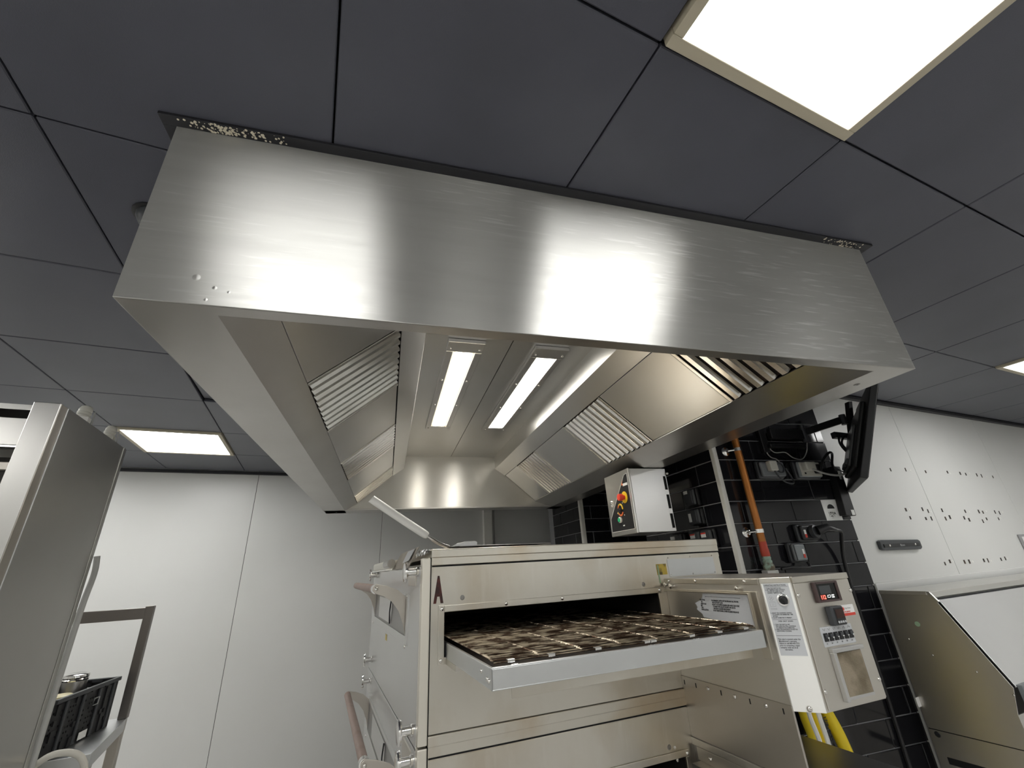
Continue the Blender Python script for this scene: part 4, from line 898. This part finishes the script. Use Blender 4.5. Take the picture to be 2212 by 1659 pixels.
B(ROOM, SX-.03, SX-.004, SY1, SY1+.002, 0, .2).build('rear_bracket', 'steel_side', cab)

# ------------------------------------------------------------------ low table with a back rail, crate and its contents
tb = thing('steel_table', 'stainless table with a raised back rail by the white wall', 'table', (-1.0, 2.5, FLOOR), ROOM)
TZ = -.50
MB().prism([(-1.35, 2.25, TZ-.004), (-.612, 2.25, TZ-.004), (-.652, 2.74, TZ-.004), (-1.35, 2.74, TZ-.004)], (0, 0, .004)).build('table_top', 'galvanised', tb, .001)
MB().prism([(-.612, 2.25, TZ-.045), (-.652, 2.74, TZ-.045), (-.656, 2.74, TZ-.045), (-.616, 2.25, TZ-.045)], (0, 0, .041)).build('side_apron', 'galvanised', tb, .001)
B(ROOM, -1.35, -.613, 2.246, 2.25, TZ-.045, TZ).build('front_apron', 'galvanised', tb, .001)
for x, y in ((-.668, 2.71), (-.635, 2.29), (-1.33, 2.71), (-1.33, 2.29)): B(ROOM, x-.018, x+.018, y-.018, y+.018, FLOOR, TZ-.004).build('leg', 'brown_steel', tb, .002)
for x in (-.664, -1.33): B(ROOM, x-.016, x+.016, 2.705, 2.737, TZ, -.072).build('rail_post', 'rail_steel', tb, .002)
B(ROOM, -1.33, -.664, 2.712, 2.73, -.124, -.078).build('back_rail', 'rail_steel', tb, .002)
hose = MB().tube(smoothpath([(-.80, 2.22, -.62), (-.76, 2.19, -.53), (-.70, 2.17, -.472), (-.635, 2.18, -.478), (-.605, 2.20, -.53), (-.60, 2.22, -.64)], 8), .0095, 10)
tag(hose.build('drain_hose', 'cable_white', None, smooth=True), 'pale hose looping over the front edge of the steel table', 'hose')

CA_ = rad(-8.46)
def cf(p):      # crate frame: origin at its far right bottom corner
    c, s = math.cos(CA_), math.sin(CA_); return (-.690 + p[0]*c - p[1]*s, 2.62 + p[0]*s + p[1]*c, TZ + .001 + p[2])
cr = thing('plastic_crate', 'black perforated plastic crate standing on the steel table', 'crate', (-.83, 2.44, TZ+.001), ROOM)
def perf(o, ex, ez, W, Hh, nx, nz, solid, name):
    """panel with real holes; solid(i, j) says which cells stay closed"""
    o, ex, ez = Vector(o), Vector(ex), Vector(ez); mb = MB(); dx, dz = W/nx, Hh/nz
    for i in range(nx):
        for j in range(nz):
            x0, x1, z0, z1 = i*dx, (i+1)*dx, j*dz, (j+1)*dz
            P = lambda x, z: cf(o + ex*x + ez*z)
            if solid(i, j): mb.add([P(x0, z0), P(x1, z0), P(x1, z1), P(x0, z1)], [(0, 1, 2, 3)])
            else:
                a, b_, c, d = x0+dx*.28, x1-dx*.28, z0+dz*.28, z1-dz*.28
                mb.add([P(x0, z0), P(x1, z0), P(x1, z1), P(x0, z1), P(a, c), P(b_, c), P(b_, d), P(a, d)], [(0, 1, 5, 4), (1, 2, 6, 5), (2, 3, 7, 6), (3, 0, 4, 7)])
    ob = mb.build(name, 'black_plastic', cr); md = ob.modifiers.new('thick', 'SOLIDIFY'); md.thickness = .004; return ob
LEN, WID, HGT = .38, .28, .165
sol = lambda i, j: not (2 <= j <= 8 and (i % 8) in (1, 2, 3, 5, 6) and (i*7 + j*3) % 4 != 0)
perf((0, 0, 0), (0, -1, 0), (0, 0, 1), LEN, HGT, 26, 11, lambda i, j: i < 9 or sol(i, j), 'side_wall')
perf((-WID, 0, 0), (0, -1, 0), (0, 0, 1), LEN, HGT, 26, 11, sol, 'side_wall')
perf((0, 0, 0), (-1, 0, 0), (0, 0, 1), WID, HGT, 16, 9, lambda i, j: not (j in (5, 7) and i % 3 != 0 or (j == 3 and 5 < i < 10)), 'end_wall')
perf((0, -LEN, 0), (-1, 0, 0), (0, 0, 1), WID, HGT, 16, 9, sol, 'end_wall')
def cbox(x0, x1, y0, y1, z0, z1):
    P = [cf(p) for p in ((x0, y0, z0), (x1, y0, z0), (x1, y1, z0), (x0, y1, z0), (x0, y0, z1), (x1, y0, z1), (x1, y1, z1), (x0, y1, z1))]
    return MB().add(P, BOXF)
cbox(-WID, 0, -LEN, 0, .0, .004).build('base', 'black_plastic', cr)
rim = MB()
for q in ((-.004, .010, -LEN-.008, .008), (-WID-.008, -WID+.004, -LEN-.008, .008), (-WID, 0, -.004, .010), (-WID, 0, -LEN-.010, -LEN+.004)):
    m_ = cbox(*q, HGT-.010, HGT+.004); rim.add(m_.v, m_.f)
rim.build('rim', 'charcoal_plastic', cr, .002)
for y in (-.02, -.115, -.215, -.31): cbox(.0, .007, y-.012, y, .0, HGT-.012).build('rib', 'charcoal_plastic', cr, .002)
lp = MB().tube([cf((.008, y, z)) for y, z in ((-.125, HGT-.04), (-.155, HGT-.04), (-.158, HGT-.062), (-.128, HGT-.062), (-.125, HGT-.04))], .0022, 6)
lp.build('label_clip', 'galvanised', cr, smooth=True)
cbox(.007, .008, -.20, -.150, .006, .030).build('paper_label', 'label_white', cr)
for k, (x, y, r, h, m, lab) in enumerate(((-.10, -.10, .038, .205, 'dark_steel', 'tall dark steel canister standing in the black crate'),
                                        (-.075, -.215, .036, .155, 'cream_plastic', 'cream tub with ribbed lid in the black crate'),
                                        (-.15, -.25, .036, .175, 'cream_plastic', 'taller cream jar beside the ribbed tub in the crate'))):
    nm = 'steel_canister' if k == 0 else 'plastic_tub'
    t = thing(nm, lab, 'canister' if k == 0 else 'tub', cf((x, y, .005)), ROOM)
    c = cf((x, y, .005))
    MB().lathe(c, (0, 0, 1), [(r*.95, 0), (r, .01), (r, h-.03), (r*.97, h-.025)], 20).build('body', m, t, smooth=True)
    MB().lathe((c[0], c[1], c[2]+h-.026), (0, 0, 1), [(r*1.04, 0), (r*1.06, .004), (r*1.0, .008), (r*1.06, .012), (r*1.02, .02), (r*.8, .024)], 20).build('lid', 'chrome' if k == 0 else m, t, smooth=True)

# ------------------------------------------------------------------ small ceiling sensor behind the canopy edge
sn = thing('ceiling_sensor', 'small dark sensor housing fixed to the ceiling tiles behind the canopy edge', 'sensor', (-.50, 1.20, H-.05), ROOM)
MB().lathe((-.50, 1.20, H), (0, 0, -1), [(.045, 0), (.045, .012), (.036, .03), (.020, .042), (.0001, .045)], 18).build('housing', 'charcoal_plastic', sn, smooth=True)
MB().lathe((-.50, 1.20, H), (0, 0, -1), [(.055, 0), (.055, .004), (.046, .006)], 18).build('collar', 'black_plastic', sn, smooth=True)
